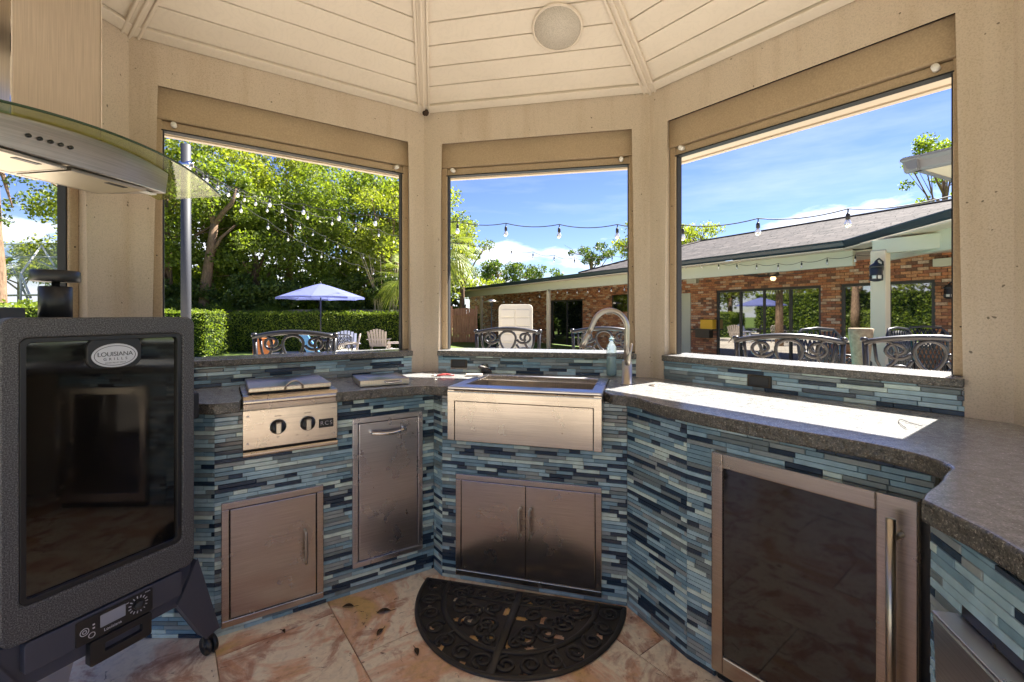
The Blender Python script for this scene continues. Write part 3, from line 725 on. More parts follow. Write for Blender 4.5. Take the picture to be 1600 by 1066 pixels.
part('apron_side', M['steel'], sk, lambda m: (m.box(s0, s0+.032, f0-.001, .012, .678, RIM-.0125)), .002)
part('apron_side', M['steel'], sk, lambda m: (m.box(s1-.034, s1, f0-.001, .012, .674, RIM-.0125)), .002)
part('basin', M['steelv'], sk, lambda m: (m.box(s0+.044, s0+.048, f0+.08, b0_-.03, .70, RIM-.011), m.box(s1-.048, s1-.044, f0+.08, b0_-.03, .70, RIM-.011), m.box(s0+.044, s1-.044, f0+.08, f0+.084, .70, RIM-.011),
    m.box(s0+.044, s1-.044, b0_-.034, b0_-.030, .70, RIM-.011), m.box(s0+.044, s1-.044, f0+.08, b0_-.03, .696, .700)))
part('basin_ledge', M['steelv'], sk, lambda m: (m.box(s0+.048, s1-.048, b0_-.050, b0_-.034, RIM-.030, RIM-.024)))
part('drain', M['chrome'], sk, lambda m: m.lathe([(.055,.7005),(.055,.704),(.04,.702),(0,.7015)], 24, Matrix.Translation(((s0+s1)/2, .16, 0))))

# faucet
fb = Vector((.545, 2.165))
fc = empty('faucet', (fb.x, fb.y, CZ), R(-8), 'brushed nickel gooseneck faucet standing right of the sink', 'faucet')
part('base_body', M['nickel'], fc, lambda m: m.lathe([(.029,0),(.029,.004),(.024,.006),(.0235,.105),(.021,.112),(.013,.114)], 28))
gp = [(-.002,0,.11),(-.001,0,.20),(0,0,.262)] + [(-.080+.081*math.cos(R(t_)), 0, .262+.088*math.sin(R(t_))) for t_ in range(10, 151, 10)]
gp += [(-.166, 0, .268), (-.180, 0, .238)]
part('gooseneck', M['nickel'], fc, lambda m: m.tube(gp, .0125, 18, up=Vector((0,1,0))))
part('spray_head', M['nickel'], fc, lambda m: m.tube([(-.180,0,.238),(-.1815,0,.235),(-.196,0,.205),(-.2125,0,.172),(-.2135,0,.170)], [.0125,.0145,.0155,.0165,.013], 18, up=Vector((0,1,0))))
part('lever', M['nickel'], fc, lambda m: (m.tube([(.0,-.018,.098),(.004,-.030,.120),(.010,-.034,.150),(.018,-.036,.195)], [.014,.0125,.007,.0045], 12)))
# soap bottle on the sink rim
bp_ = on(955.5, 587, RIM); bp_ = Vector((bp_.x, bp_.y, RIM))
sbt = empty('soap_bottle', tuple(bp_), 0, 'clear plastic squeeze bottle with teal soap standing on the back right corner of the sink', 'bottle')
part('bottle', M['clearplastic'], sbt, lambda m: m.lathe([(.0,.001),(.024,.001),(.0265,.008),(.0265,.055),(.0245,.085),(.0265,.110),(.0262,.135),(.0235,.155),(.018,.168),(.0125,.176),(.0125,.186)], 28))
part('soap', M['liquid'], sbt, lambda m: m.lathe([(0,.003),(.0225,.003),(.0248,.010),(.0248,.055),(.0228,.085),(.0240,.100),(0,.100)], 28))
part('cap', M['clearplastic'], sbt, lambda m: m.lathe([(.0145,.184),(.0145,.197),(.011,.199),(.009,.207),(.005,.212),(0,.212)], 24))
# strainer, brush, red tool
p_ = on(757, 582, RIM); 
st = empty('sink_strainer', (p_.x+.0, p_.y+.0, RIM+.012), 0, 'small polished steel sink strainer resting by the back left corner of the sink', 'strainer')
X = Matrix.Rotation(R(-38), 4, 'X') @ Matrix.Rotation(R(18), 4, 'Y')
part('basket', M['chrome'], st, lambda m: m.lathe([(.042,0),(.043,.003),(.036,.004),(.032,.018),(.022,.026),(0,.028)], 28, X))
part('knob', M['black'], st, lambda m: m.lathe([(.010,.027),(.012,.034),(.007,.040),(0,.041)], 16, X))
p_ = on(741, 588, CZ)
br_ = empty('dish_brush', (p_.x, p_.y, CZ+.001), R(8), 'ivory plastic dish scraper lying left of the sink strainer', 'scraper')
part('blade', M['ivory'], br_, lambda m: m.prism([(-.045,-.016),(.02,-.020),(.045,-.008),(.045,.012),(.02,.020),(-.045,.014)], 0, .012), .003)
p_ = on(696, 589, CZ)
rt = empty('folding_tool', (p_.x, p_.y, CZ+.006), R(10), 'faded red and black folding tool lying open on the granite left of the sink', 'tool')
for (x0, y0, x1, y1, mm) in ((-.045,-.004,.03,.010,'red'),(-.03,.014,.045,-.006,'red')):
    part('handle', M[mm], rt, lambda m: m.tube([(x0,y0,.002),((x0+x1)/2,(y0+y1)/2+.004,.005),(x1,y1,.002)], [.005,.0065,.004], 8))
part('jaw', M['nickel'], rt, lambda m: m.tube([(-.045,-.004,.002),(-.075,-.012,.002)], [.006,.002], 8))
p_ = on(1021, 603, CZ)
part_ = part('hole_cap', M['nickel'], None, lambda m: m.lathe([(.021,0),(.021,.003),(.016,.005),(0,.004)], 28, Matrix.Translation((p_.x, p_.y, CZ))))
tag(part_, 'round steel hole cap set in the granite just right of the faucet', 'cap')
tw = MB(); k = [on(1441, 668, CZ), on(1420, 662, CZ), on(1407, 657, CZ), on(1404, 661, CZ), on(1410, 667, CZ), on(1416, 671, CZ)]
tw.tube([p + Vector((0,0,.004)) for p in smooth([Vector((q_.x,q_.y,CZ)) for q_ in k], 4)], .0011, 6)
tag(tw.build('twig', M['bronze']), 'thin hooked brown twig lying on the sunlit right counter', 'twig')

# ------------------------------------------------------------------ glass door fridge
fg = empty('beverage_fridge', (Q0.x, Q0.y, 0), angR, 'stainless framed glass door beverage fridge under the right counter', 'fridge')
part('cabinet', M['black'], fg, lambda m: (m.box(.112, .655, .012, .40, .005, .772)))
def ffr(m):
    x0, x1, z0, z1, y = .108, .640, .045, .778, -.030
    m.box(x0, x0+.038, y, y+.035, z0, z1); m.box(x1-.085, x1, y, y+.035, z0, z1)
    m.box(x0+.038, x1-.085, y+.0002, y+.035, z1-.048, z1); m.box(x0+.038, x1-.085, y+.0002, y+.035, z0, z0+.06)
dr = part('door_frame', M['steel'], fg, ffr, .0035)
part('glass', M['fridgeglass'], dr, lambda m: m.box(.146, .555, -.022, -.005, .105, .730))
part('gasket', M['seal'], dr, lambda m: (m.box(.112, .636, .004, .013, .045, .775)))
part('handle', M['nickel'], dr, lambda m: (m.tube([(.597,-.078,.10),(.597,-.078,.735)], .0105, 18), m.tube([(.597,-.078,.685),(.607,-.030,.685)], .008, 12), m.tube([(.597,-.078,.15),(.607,-.030,.15)], .008, 12)))
part('kick_grille', M['black'], fg, lambda m: [m.box(.115, .64, .0-.004*(k%2), .02, .004+.006*k, .009+.006*k) for k in range(6)])
# ice maker at the right edge
im = empty('ice_maker', (D0.x, D0.y, 0), angE, 'steel ice maker with its door tipped open, at the far right under the granite', 'appliance')
part('cabinet', M['black'], im, lambda m: m.box(.085, .62, .02, .38, .01, .755))
X = Matrix.Translation((0,.018,.08)) @ Matrix.Rotation(R(2.0), 4, 'X')
dr = part('door', M['steelcool'], im, lambda m: m.box(.075, .63, -.030, .0, 0, .655, X), .004)
part('top_lip', M['steelcool'], dr, lambda m: m.box(.075, .63, -.030, .036, .656, .661, X), .001)
part('latch', M['bronze'], dr, lambda m: m.lathe([(.006,.661),(.006,.668),(0,.669)], 12, X @ Matrix.Translation((.16,.01,0))))
part('hinge_rail', M['black'], im, lambda m: m.box(.085, .62, .0, .03, .742, .764), .003)

# ------------------------------------------------------------------ smoker
so = Vector((-1.305, 1.165)); sa = R(65.5)
sm = empty('vertical_smoker', (so.x, so.y, 0), sa, 'black speckled vertical pellet smoker with a dark glass door, left of the mosaic counter', 'smoker')
W_, ZB, ZT = .474, .372, 1.232
def rrect(x0, x1, z0, z1, r, k=6):
    P = []
    for cx, cz, a0 in ((x1-r,z1-r,0),(x0+r,z1-r,90),(x0+r,z0+r,180),(x1-r,z0+r,270)):
        for i in range(k+1): P.append((cx + r*math.cos(R(a0+90*i/k)), cz + r*math.sin(R(a0+90*i/k))))
    return P
def rslab(m, x0, x1, z0, z1, r, y0, y1):
    XZ = Matrix(((1,0,0,0),(0,0,-1,0),(0,1,0,0),(0,0,0,1)))   # (x,z,d) -> (x,-d,z)
    m.prism(rrect(x0, x1, z0, z1, r), -y1, -y0, XZ)
part('body', M['speckle'], sm, lambda m: m.box(.008, W_-.008, .062, .36, ZB+.01, ZT-.012), .012, 3)
def ring(m, o, i, r0, r1, y0, y1):               # rounded frame with an opening
    P, Q = rrect(*o, r0), rrect(*i, r1); n = len(P)
    v = [(x, y0, z) for x, z in P] + [(x, y0, z) for x, z in Q] + [(x, y1, z) for x, z in P] + [(x, y1, z) for x, z in Q]
    f = []
    for k in range(n):
        j = (k+1) % n
        f += [(k, n+k, n+j, j), (2*n+k, 2*n+j, 3*n+j, 3*n+k), (k, j, 2*n+j, 2*n+k), (n+k, 3*n+k, 3*n+j, n+j)]
    m.add(v, f)
door = part('door', M['speckle'], sm, lambda m: ring(m, (0, W_, ZB, ZT), (.036, .434, .466, 1.178), .028, .02, 0, .055), .007, 3)
part('door_bead', M['black'], door, lambda m: ring(m, (.0365, .4335, .4665, 1.1775), (.050, .420, .482, 1.164), .0195, .012, .003, .03), .002)
gls = part('door_glass', M['darkglass'], door, lambda m: rslab(m, .046, .424, .478, 1.168, .012, .014, .024))
part('logo_mount', M['black'], door, lambda m: (rslab(m, .178, .316, 1.078, 1.172, .03, .006, .016)), .003)
XO = Matrix.Translation((.2456, .005, 1.116)) @ FX
def oval(m, a_, b_, z0, z1):
    m.prism([(a_*math.cos(R(t_)), b_*math.sin(R(t_))) for t_ in range(0, 360, 10)], z0, z1, XO)
lg = part('logo_plate', mat('silver_badge', (.62,.62,.64), .35, .4), door, lambda m: oval(m, .0585, .036, 0, .0022), .0008)
part('logo_ring', M['black'], lg, lambda m: m.tube([XO @ Vector((.052*math.cos(R(t_)), .0295*math.sin(R(t_)), .0024)) for t_ in range(0,360,8)], .0008, 5, close=True))
text('logo_letters', 'LOUISIANA', .0185, M['black'], lg, XO @ Matrix.Translation((0, .004, .0024)), .0003, .95)
text('logo_letters', 'GRILLS', .0115, M['black'], lg, XO @ Matrix.Translation((0, -.0105, .0024)), .0003, 1.9)
text('logo_letters', 'WOOD PELLET GRILLS', .0048, M['black'], lg, XO @ Matrix.Translation((0, -.0215, .0024)), .0002, 1.1)
# base console
def sl(m, x0, x1, z0, z1, y0, y1): m.box(x0, x1, y0, y1, z0, z1)
part('base_apron', M['slateplastic'], sm, lambda m: (m.box(-.01, W_+.006, .03, .05, .235, ZB-.002), m.box(-.01, W_, .05, .34, .30, ZB)), .002)
cn_ = part('console', M['slateplastic'], sm, lambda m: rslab(m, .045, .435, .283, .366, .010, .004, .03), .003)
dp = part('control_panel', M['black'], cn_, lambda m: rslab(m, .150, .345, .286, .358, .005, .0005, .005), .001)
wm = mat('printed_white', (.55,.56,.62), .5)
part('display', mat('grey_lcd', (.30,.32,.38), .25), dp, lambda m: rslab(m, .207, .270, .312, .348, .002, -.0006, .001))
def dial(m, cx, cz, r):
    for t_ in range(0, 360, 24):
        a_ = R(t_); X = Matrix.Translation((cx + r*math.cos(a_), 0, cz + r*math.sin(a_))) @ Matrix.Rotation(-a_, 4, 'Y')
        m.box(-.0035, .0035, -.0008, .001, -.0013, .0013, X)
part('dial_marks', wm, dp, lambda m: dial(m, .304, .326, .023))
part('dial_knob', M['black'], dp, lambda m: m.lathe([(.014,0),(.014,.012),(.011,.016),(0,.016)], 20, Matrix.Translation((.304, .001, .326)) @ FX))
def cir(m, cx, cz, r): m.tube([(cx + r*math.cos(R(t_)), -.0002, cz + r*math.sin(R(t_))) for t_ in range(0,360,15)], .001, 5, close=True)
part('button_ring', wm, dp, lambda m: (cir(m, .170, .322, .010), cir(m, .170, .322, .0045)))
part('button_ring', wm, dp, lambda m: cir(m, .187, .304, .0075))
part('indicator', wm, dp, lambda m: (m.box(.189,.194,-.0005,.001,.330,.334), m.box(.189,.194,-.0005,.001,.320,.324)))
text('panel_lettering', 'Louisiana', .012, wm, dp, Matrix.Translation((.238, .0, .300)) @ FX, .0003)
text('panel_lettering', 'OFF', .005, wm, dp, Matrix.Translation((.275, .0, .345)) @ FX, .0003)
text('panel_lettering', 'SMOKE', .0045, wm, dp, Matrix.Translation((.330, .0, .353)) @ FX, .0003)
tr_ = part('ash_drawer', M['black'], sm, lambda m: ring(m, (.185, .345, .205, .278), (.222, .318, .232, .256), .008, .004, .006, .034), .002)
part('drawer_recess', M['slateplastic'], tr_, lambda m: m.box(.222, .318, .020, .030, .232, .256))
def leg(m, x0, x1, y):
    v = [(x0, y, .245), (x0+.062, y, .372), (x1+.048, y, .085), (x1, y, .075)]
    v2 = [(a_, y+.045, c_) for a_, b_, c_ in v]
    m.add(v + v2, [(0,3,2,1)[::-1],(4,5,6,7)[::-1],(0,1,5,4),(1,2,6,5),(2,3,7,6),(3,0,4,7)])
for sgn, xo in ((1, 0), (-1, W_)):
    for yy in (.014, .29):
        def lf(m):
            n0 = len(m.v); leg(m, .430, .520, yy)
            if sgn < 0: m.v = [(W_ - x, y, z) for x, y, z in m.v]
        lg_ = part('leg', M['slateplastic'], sm, lf, .002)
        cx = .545 if sgn > 0 else W_-.545
        part('caster', M['black'], lg_, lambda m: (m.tube([(cx-.016,yy+.022,.032),(cx-.004,yy+.022,.032)], .032, 20), m.tube([(cx+.004,yy+.022,.032),(cx+.016,yy+.022,.032)], .032, 20), m.tube([(cx-.02,yy+.022,.032),(cx+.02,yy+.022,.032)], .012, 12),
            m.tube([(cx,yy+.022,.034),(cx-.008,yy+.022,.085)], [.014,.018], 10)))
part('latch', M['black'], sm, lambda m: m.box(W_-.001, W_+.030, .02, .065, .87, .965), .008, 3)
part('latch', M['black'], sm, lambda m: m.box(W_-.001, W_+.012, .03, .05, .655, .675), .004)
# chimney with cap
cp = at(87, 497, 1.451); ci = (Matrix.Translation((so.x, so.y, 0)) @ Matrix.Rotation(sa, 4, 'Z')).inverted() @ cp
part('smoke_stack', M['black'], sm, lambda m: m.lathe([(.040,ZT-.02),(.040,1.327),(.037,1.329),(.010,1.330),(.010,1.345),(0,1.345)], 32, Matrix.Translation((ci.x, .25, 0))))
part('stack_cap', M['black'], sm, lambda m: m.lathe([(.057,1.344),(.059,1.346),(.059,1.376),(.056,1.379),(0,1.381)], 36, Matrix.Translation((ci.x, .25, 0))))
part('hopper_lid_edge', M['black'], sm, lambda m: prof(m, [(.20,ZT-.02),(.205,ZT+.028),(.28,ZT+.03),(.30,ZT-.02)], .055, .115))
gv = MB(); gp_ = on(318, 590, CZ); q = random.Random(3)
for k in range(7):
    c_ = Vector((gp_.x-.02+q.uniform(-.03,.03), gp_.y+q.uniform(-.02,.03), CZ+.03+q.uniform(0,.05)))
    gv.tube([c_, c_+Vector((q.uniform(0,.045), q.uniform(-.02,.02), q.uniform(-.012,.018))), c_+Vector((q.uniform(.03,.065), q.uniform(-.03,.02), q.uniform(-.03,.005)))], [.014,.012,.007], 8)
gv.tube([(gp_.x-.05, gp_.y+.02, CZ), (gp_.x-.03, gp_.y+.01, CZ+.05)], [.03,.02], 10)
tag(gv.build('work_glove', mat('dark_glove_cloth', (.025,.028,.045), .9)), 'crumpled dark work glove on the counter edge beside the smoker', 'glove')

# ------------------------------------------------------------------ range hood
o, a, l = wall(7)                                # x along the wall towards the left column
vx = l - .46                                     # centre of the hood along the wall
hd = empty('range_hood', tuple(o), a, 'stainless range hood with a curved glass canopy hanging above the smoker', 'range hood')
part('chimney', M['steelv'], hd, lambda m: m.box(vx-.118, vx+.118, -.300, -.03, 1.70, 2.62), .003)
part('chimney_corner', M['chrome'], hd, lambda m: (m.box(vx-.1205, vx-.117, -.3025, -.299, 1.71, 2.62), m.box(vx+.117, vx+.1205, -.3025, -.299, 1.71, 2.62)))
boxpart('duct_shadow', M['bronze'], hd, (vx+.135, vx+.150, -.20, -.05, 1.74, 2.10))
HWD = .48
def zc(u): return 1.775 - .045*(u/HWD)**2 - .012*(abs(u)/HWD)**4
def front(u): return -.505 + .085*(u/HWD)**2
def canopy(m):
    nu, nv = 32, 10; vs = []
    for top_ in (0, .007):
        for i in range(nu+1):
            u = -HWD + 2*HWD*i/nu
            for j in range(nv+1):
                t_ = j/nv; vs.append((vx+u, front(u)*(1-t_) + (-.12)*t_, zc(u) + top_))
    f = []; n = (nu+1)*(nv+1)
    for i in range(nu):
        for j in range(nv):
            a_ = i*(nv+1)+j; f += [(a_, a_+nv+1, a_+nv+2, a_+1)[::-1], (n+a_, n+a_+nv+1, n+a_+nv+2, n+a_+1)]
    for i in range(nu):
        for j in (0, nv):
            a_ = i*(nv+1)+j; f.append((a_, a_+nv+1, n+a_+nv+1, n+a_) if j == 0 else (a_, n+a_, n+a_+nv+1, a_+nv+1))
    for i in (0, nu):
        for j in range(nv):
            a_ = i*(nv+1)+j; f.append((a_, a_+1, n+a_+1, n+a_))
    m.add(vs, f, False)
part('glass_canopy', M['canopy'], hd, canopy)
BW = .288
def bf(u): return -.432 + .050*(u/BW)**2
def hood_body(m):
    k = 24; P = [(vx-BW+2*BW*i/k, bf(-BW+2*BW*i/k)) for i in range(k+1)] + [(vx+BW-.04, -.17), (vx-BW+.04, -.17)]
    n = len(P); v = []
    for i, (x, y) in enumerate(P): v.append((x, y, zc(x-vx)-.002 if i <= k else 1.755))
    for i, (x, y) in enumerate(P): v.append((vx+(x-vx)*.985, y+(.006 if i <= k else 0), 1.672 + .010*((x-vx)/BW)**2))
    m.add(v, [tuple(range(n))[::-1], tuple(range(n,2*n))] + [(i,(i+1)%n,n+(i+1)%n,n+i) for i in range(n)])
part('glass_edge', mat('dark_green_glass_edge', (.03,.06,.03), .15), hd, lambda m: m.tube([(vx+u_, front(u_)-.001, zc(u_)+.0035) for u_ in [-HWD+2*HWD*i/40 for i in range(41)]], .0038, 6))
part('hood_body', M['hoodsteel'], hd, hood_body, .003)
for fx in (-.165, .075):
    ff = part('grease_filter', mat('satin_filter_steel', (.62,.56,.44), .42, 1.0), hd, lambda m: m.box(vx+fx-.108, vx+fx+.108, -.392, -.20, 1.665, 1.6705), .002)
    part('filter_border', M['nickel'], ff, lambda m: (m.box(vx+fx-.114,vx+fx+.114,-.399,-.393,1.6645,1.673), m.box(vx+fx-.114,vx+fx+.114,-.199,-.193,1.6645,1.673), m.box(vx+fx-.114,vx+fx-.109,-.393,-.199,1.6645,1.673), m.box(vx+fx+.109,vx+fx+.114,-.393,-.199,1.6645,1.673)))
    part('filter_latch', M['black'], ff, lambda m: m.box(vx+fx+.005, vx+fx+.065, -.382, -.362, 1.6635, 1.667), .001)
part('lamp_window', M['white'], hd, lambda m: m.box(vx+.215, vx+.262, -.36, -.335, 1.672, 1.6765), .001)
for k in range(5):
    u = -.155 + .023*k
    part('button', M['black'], hd, lambda m: m.tube([(vx+u, bf(u)+.004, 1.722), (vx+u, bf(u)-.004, 1.722)], .0055, 14))

# ------------------------------------------------------------------ doormat
mo = Vector((.040, 2.030)); 
dm = empty('doormat', (mo.x, mo.y, .0005), R(-14), 'black rubber half-round doormat with scroll relief on the stone floor before the sink', 'doormat')
MW, MD = .452, .49
holes = []
q = random.Random(11)
for k in range(11):
    t_ = R(186 + 168*k/10); holes.append((.385*math.cos(t_), -.02 + .42*math.sin(t_)*MD/MW, q.uniform(0,3), .017, .010))
for k in range(7):
    t_ = R(194 + 152*k/6); holes.append((.262*math.cos(t_), -.03 + .30*math.sin(t_)*MD/MW, q.uniform(0,3), .022, .013))
for k in range(6): holes.append((-.25 + .10*k, -.062, q.uniform(0,3), .015, .008))
for (x, y) in ((-.13,-.15),(-.08,-.22),(.04,-.17),(.13,-.16),(.16,-.24),(-.17,-.22),(-.03,-.14),(.09,-.28),(-.05,-.31),(.02,-.32)): holes.append((x, y, q.uniform(0,3), .024, .013))
def sheet(m):
    g = .0075; nx, ny = int(2*MW/g), int(MD/g); vid = {}
    def vv(i, j):
        if (i, j) not in vid:
            vid[(i, j)] = len(m.v); m.v.append((-MW+i*g, -j*g, .004))
        return vid[(i, j)]
    for i in range(nx):
        for j in range(ny):
            x, y = -MW+(i+.5)*g, -(j+.5)*g
            if (x/MW)**2 + (y/MD)**2 > .985: continue
            if any(((math.cos(c_)*(x-a_)+math.sin(c_)*(y-b_))/r0)**2 + ((-math.sin(c_)*(x-a_)+math.cos(c_)*(y-b_))/r1)**2 < 1 for a_, b_, c_, r0, r1 in holes): continue
            m.f.append([vv(i,j+1), vv(i+1,j+1), vv(i+1,j), vv(i,j)]); m.m.append(0); m.sm.append(False)
part('mat_base', M['mat'], dm, sheet)
def el(rx, ry, a0, a1, k=40): return [(rx*math.cos(R(a0+(a1-a0)*i/k)), ry*math.sin(R(a0+(a1-a0)*i/k)), .005) for i in range(k+1)]
part('border', M['mat'], dm, lambda m: (m.tube(el(MW-.008, MD-.008, 180, 360, 60), .011, 8, flat=.6), m.tube([(-MW+.005,-.006,.005),(MW-.005,-.006,.005)], .011, 8, flat=.6)))
part('inner_band', M['mat'], dm, lambda m: (m.tube(el(.335, .365, 180, 360, 50), .012, 8, flat=.6), m.tube([(-.325,-.082,.005),(.325,-.082,.005)], .009, 8, flat=.6),
    m.tube([(0,-.01,.006),(0,-MD+.01,.006)], .017, 8, flat=.5)))
def spiral(cx, cy, r, rot, turns=1.35, s=1, z=.0065):
    return [(cx + r*(1-.72*i/26)*math.cos(rot + s*turns*2*math.pi*i/26), cy + r*(1-.72*i/26)*math.sin(rot + s*turns*2*math.pi*i/26), z) for i in range(27)]
def scrolls(m):
    for k in range(14):
        t_ = R(187 + 166*k/13); cx, cy = .392*math.cos(t_), .425*math.sin(t_)
        m.tube(spiral(cx, cy, .040, t_+math.pi*(k%2), 1.4, 1 if k%2 else -1), .0065, 6, flat=.8)
    for k in range(10):
        x = -.29 + .58*k/9; m.tube(spiral(x, -.044, .029, math.pi/2*(k%2*2-1), 1.3, 1 if k%2 else -1), .0055, 6, flat=.8)
    for k in range(9):
        t_ = R(196 + 148*k/8)
        if abs(math.cos(t_)) < .1: continue
        m.tube(spiral(.262*math.cos(t_), .01+.300*math.sin(t_), .046, t_+math.pi*(k%2), 1.4, 1 if k%2 else -1), .0065, 6, flat=.8)
    for sx in (-1, 1):
        for (x, y, r_, s_) in ((.085,-.135,.042,1),(.165,-.165,.040,-1),(.085,-.235,.044,-1),(.23,-.125,.030,1),(.05,-.31,.030,1)):
            m.tube(spiral(sx*x, y, r_, 1.1*sx, 1.4, s_*sx), .0065, 6, flat=.8)
    for k in range(5):
        t_ = R(200 + 140*k/4); m.tube([(.345*math.cos(t_), .375*math.sin(t_), .006), (.435*math.cos(t_), .47*math.sin(t_), .006)], .007, 6, flat=.8)
part('scroll_relief', M['mat'], dm, scrolls)
# fallen leaves
lm = mat('dry_leaf', (.055,.030,.012), .8)
for i, (px, py, r_, s_, txt) in enumerate(((600,957,.3,0.0295,'dark curled leaf on a stalk lying on the floor tiles below the tall drawer'),(594,989,1.2,0.0213,'small dark leaf just below the stalked leaf on the floor'),
        (651,1020,2.0,0.0213,'brown leaf lying left of the doormat edge on the floor'),(544,949,.1,0.0246,'brown leaf on the reddish floor patch right of the access door'),(443,988,2.4,.014,'tiny dark leaf scrap on the floor below the access door'),(930,1029,.6,.022,'brown leaf scrap at the lower right rim of the doormat'))):
    p_ = on(px, py, 0); b = MB(); k = 8; P = []
    for j in range(k+1):
        t_ = j/k; wv = s_*.42*math.sin(math.pi*t_)**.8; c_ = .006*math.sin(math.pi*t_)
        P += [(-s_+2*s_*t_, wv, c_+.5*wv*.4+.002), (-s_+2*s_*t_, 0, c_+.001), (-s_+2*s_*t_, -wv, c_+.5*wv*.4+.002)]
    b.add(P, [(3*j, 3*j+1, 3*j+4, 3*j+3)[::-1] for j in range(k)] + [(3*j+1, 3*j+2, 3*j+5, 3*j+4)[::-1] for j in range(k)])
    b.tube([(s_,0,.002),(s_*1.7,.004,.002)], .0009, 5)
    o_ = b.build('dry_leaf', lm); o_.location = (p_.x, p_.y, .001); o_.rotation_euler = (0,0,r_); tag(o_, txt, 'leaf', 'fallen leaves on the floor')
# ------------------------------------------------------------------ the brick house
G0 = Vector((7.14, 9.86)); hang = math.atan2(-.867, .4985)           # front runs along +x of the house frame, towards us
ho = empty('brick_house', (G0.x, G0.y, 0), hang, 'long low brick house with a grey shingle roof and covered porch', 'house')
HM = Matrix.Translation((G0.x, G0.y, 0)) @ Matrix.Rotation(hang, 4, 'Z')
# house frame: x towards the camera side (negative = far), y outward from us (into the house)
GU = 2.70; WD = 2.45; WT = 2.62
wins = [(-7.35,-4.35,GZ+.02,2.03,3), (-3.72,-2.4,.62,2.03,1), (-1.85,-.55,.62,2.03,1), (-15.0,-12.3,GZ+.02,1.98,2)]
def h_at(px, y):                                  # house x of the point seen in column px on the line y
    k = (px-CX)/FPX; c, s = math.cos(hang), math.sin(hang)
    # X = G0.x + x c - y s ; Y = G0.y + x s + y c ; X = k Y
    return (k*(G0.y + y*c) - G0.x + y*s) / (c - k*s)
wins = []
for a_, b_, z0, z1, n_p in ((1120,1283,GZ+.02,2.03,4), (1315,1375,.45,2.03,1), (1386,1461,.45,2.03,1), (861,911,GZ+.02,1.95,2)):
    wins.append((h_at(a_, WD), h_at(b_, WD), z0, z1, n_p))
WXL, WXR = h_at(734, WD), 3.2
BMESH = [unit_mesh('brick', t) for t in BRICK]
its = []; q = random.Random(9); z = GZ; row = 0; BH, BL = .075, .215
while z < WT:
    x = WXL + (0 if row % 2 else -BL/2)
    while x < WXR:
        a_, b_ = max(x, WXL), min(x+BL, WXR)
        segs = [(a_, b_)]
        for w0, w1, z0, z1, _ in wins:
            if z + BH/2 > z0 and z + BH/2 < z1:
                nn_ = []
                for s, e in segs:
                    if w1 <= s or w0 >= e: nn_.append((s, e)); continue
                    if w0 > s: nn_.append((s, w0))
                    if w1 < e: nn_.append((w1, e))
                segs = nn_
        for s, e in segs:
            if e - s > .03: its.append((((s+e)/2, WD + q.uniform(-.006,.004), z+BH/2), (e-s-.011, .05, BH-.011), q.choices(range(6), [.28,.24,.2,.11,.10,.07])[0]))
        x += BL
    z += BH; row += 1
wl_ = MB()
xs = sorted({WXL, WXR} | {x for w_ in wins for x in w_[:2]}); 
for x0, x1 in zip(xs, xs[1:]):
    zz = [(GZ, WT)]
    for w0, w1, z0, z1, _ in wins:
        if w0 - 1e-4 <= x0 and w1 + 1e-4 >= x1: zz = [(GZ, z0), (z1, WT)]
    for z0, z1 in zz:
        if z1 - z0 > .03: wl_.box(x0, x1, WD+.012, WD+.2, z0, z1)
wl_.box(WXL, WXL+.2, WD+.2, WD+8, GZ, WT)
wo = wl_.build('wall', M['mortar'], ho)
pieces('brick', wo, its, BMESH, HM)
its = []; z = GZ; row = 0                          # end wall bricks
for (w0, w1, z0, z1, n_p) in wins:
    wn = part('window', M['winframe'], ho, lambda m: (m.box(w0, w0+.06, WD+.0, WD+.10, z0, z1), m.box(w1-.06, w1, WD+.0, WD+.10, z0, z1), m.box(w0+.06, w1-.06, WD+.0, WD+.10, z1-.06, z1), m.box(w0+.06, w1-.06, WD+.0, WD+.10, z0, z0+.06)))
    for k in range(n_p):
        a_ = w0+.06 + (w1-w0-.12)*k/n_p; b_ = w0+.06 + (w1-w0-.12)*(k+1)/n_p
        part('pane', M['winglass'], wn, lambda m: m.box(a_+.03*(k>0), b_-.03*(k<n_p-1), WD+.04+.015*(k%2), WD+.05+.015*(k%2), z0+.06, z1-.06))
        if k: part('stile', M['winframe'], wn, lambda m: m.box(a_-.03, a_+.03, WD+.01, WD+.08, z0+.06, z1-.06))
dx = h_at(1064, WD)
part('side_door', M['sage'], ho, lambda m: (m.box(dx-.45, dx+.45, WD-.06, WD+.0, GZ, 2.0)))
# porch: beam, posts, soffit
BY = .42
fx = h_at(703, 0)
XC = .0                                             # corner where the front turns towards us
part('porch_beam', M['sage'], ho, lambda m: m.box(fx+.4, XC+.0, BY, BY+.14, 2.32, 2.66), .01)
part('porch_ceiling', M['cream'], ho, lambda m: m.box(fx+.4, XC+4, BY+.15, WD+.02, 2.63, 2.66))
part('eave_soffit', M['cream'], ho, lambda m: m.box(fx, XC, .03, BY, 2.655, 2.68))
for px in (752, 857):
    hx = h_at(px, BY+.07)
    part('porch_post', M['cream'], ho, lambda m: m.box(hx-.11, hx+.11, BY+.03, BY+.12, GZ, 2.32), .01)
part('gutter', M['gutter'], ho, lambda m: prof(m, [(0,GU+.14),(-.02,GU+.14),(-.02,GU+.12),(-.005,GU+.10),(.02,GU+.03),(.05,GU),(.12,GU),(.12,GU+.14),(.11,GU+.14),(.11,GU+.01),(.05,GU+.01)], fx, XC+.02), .004)
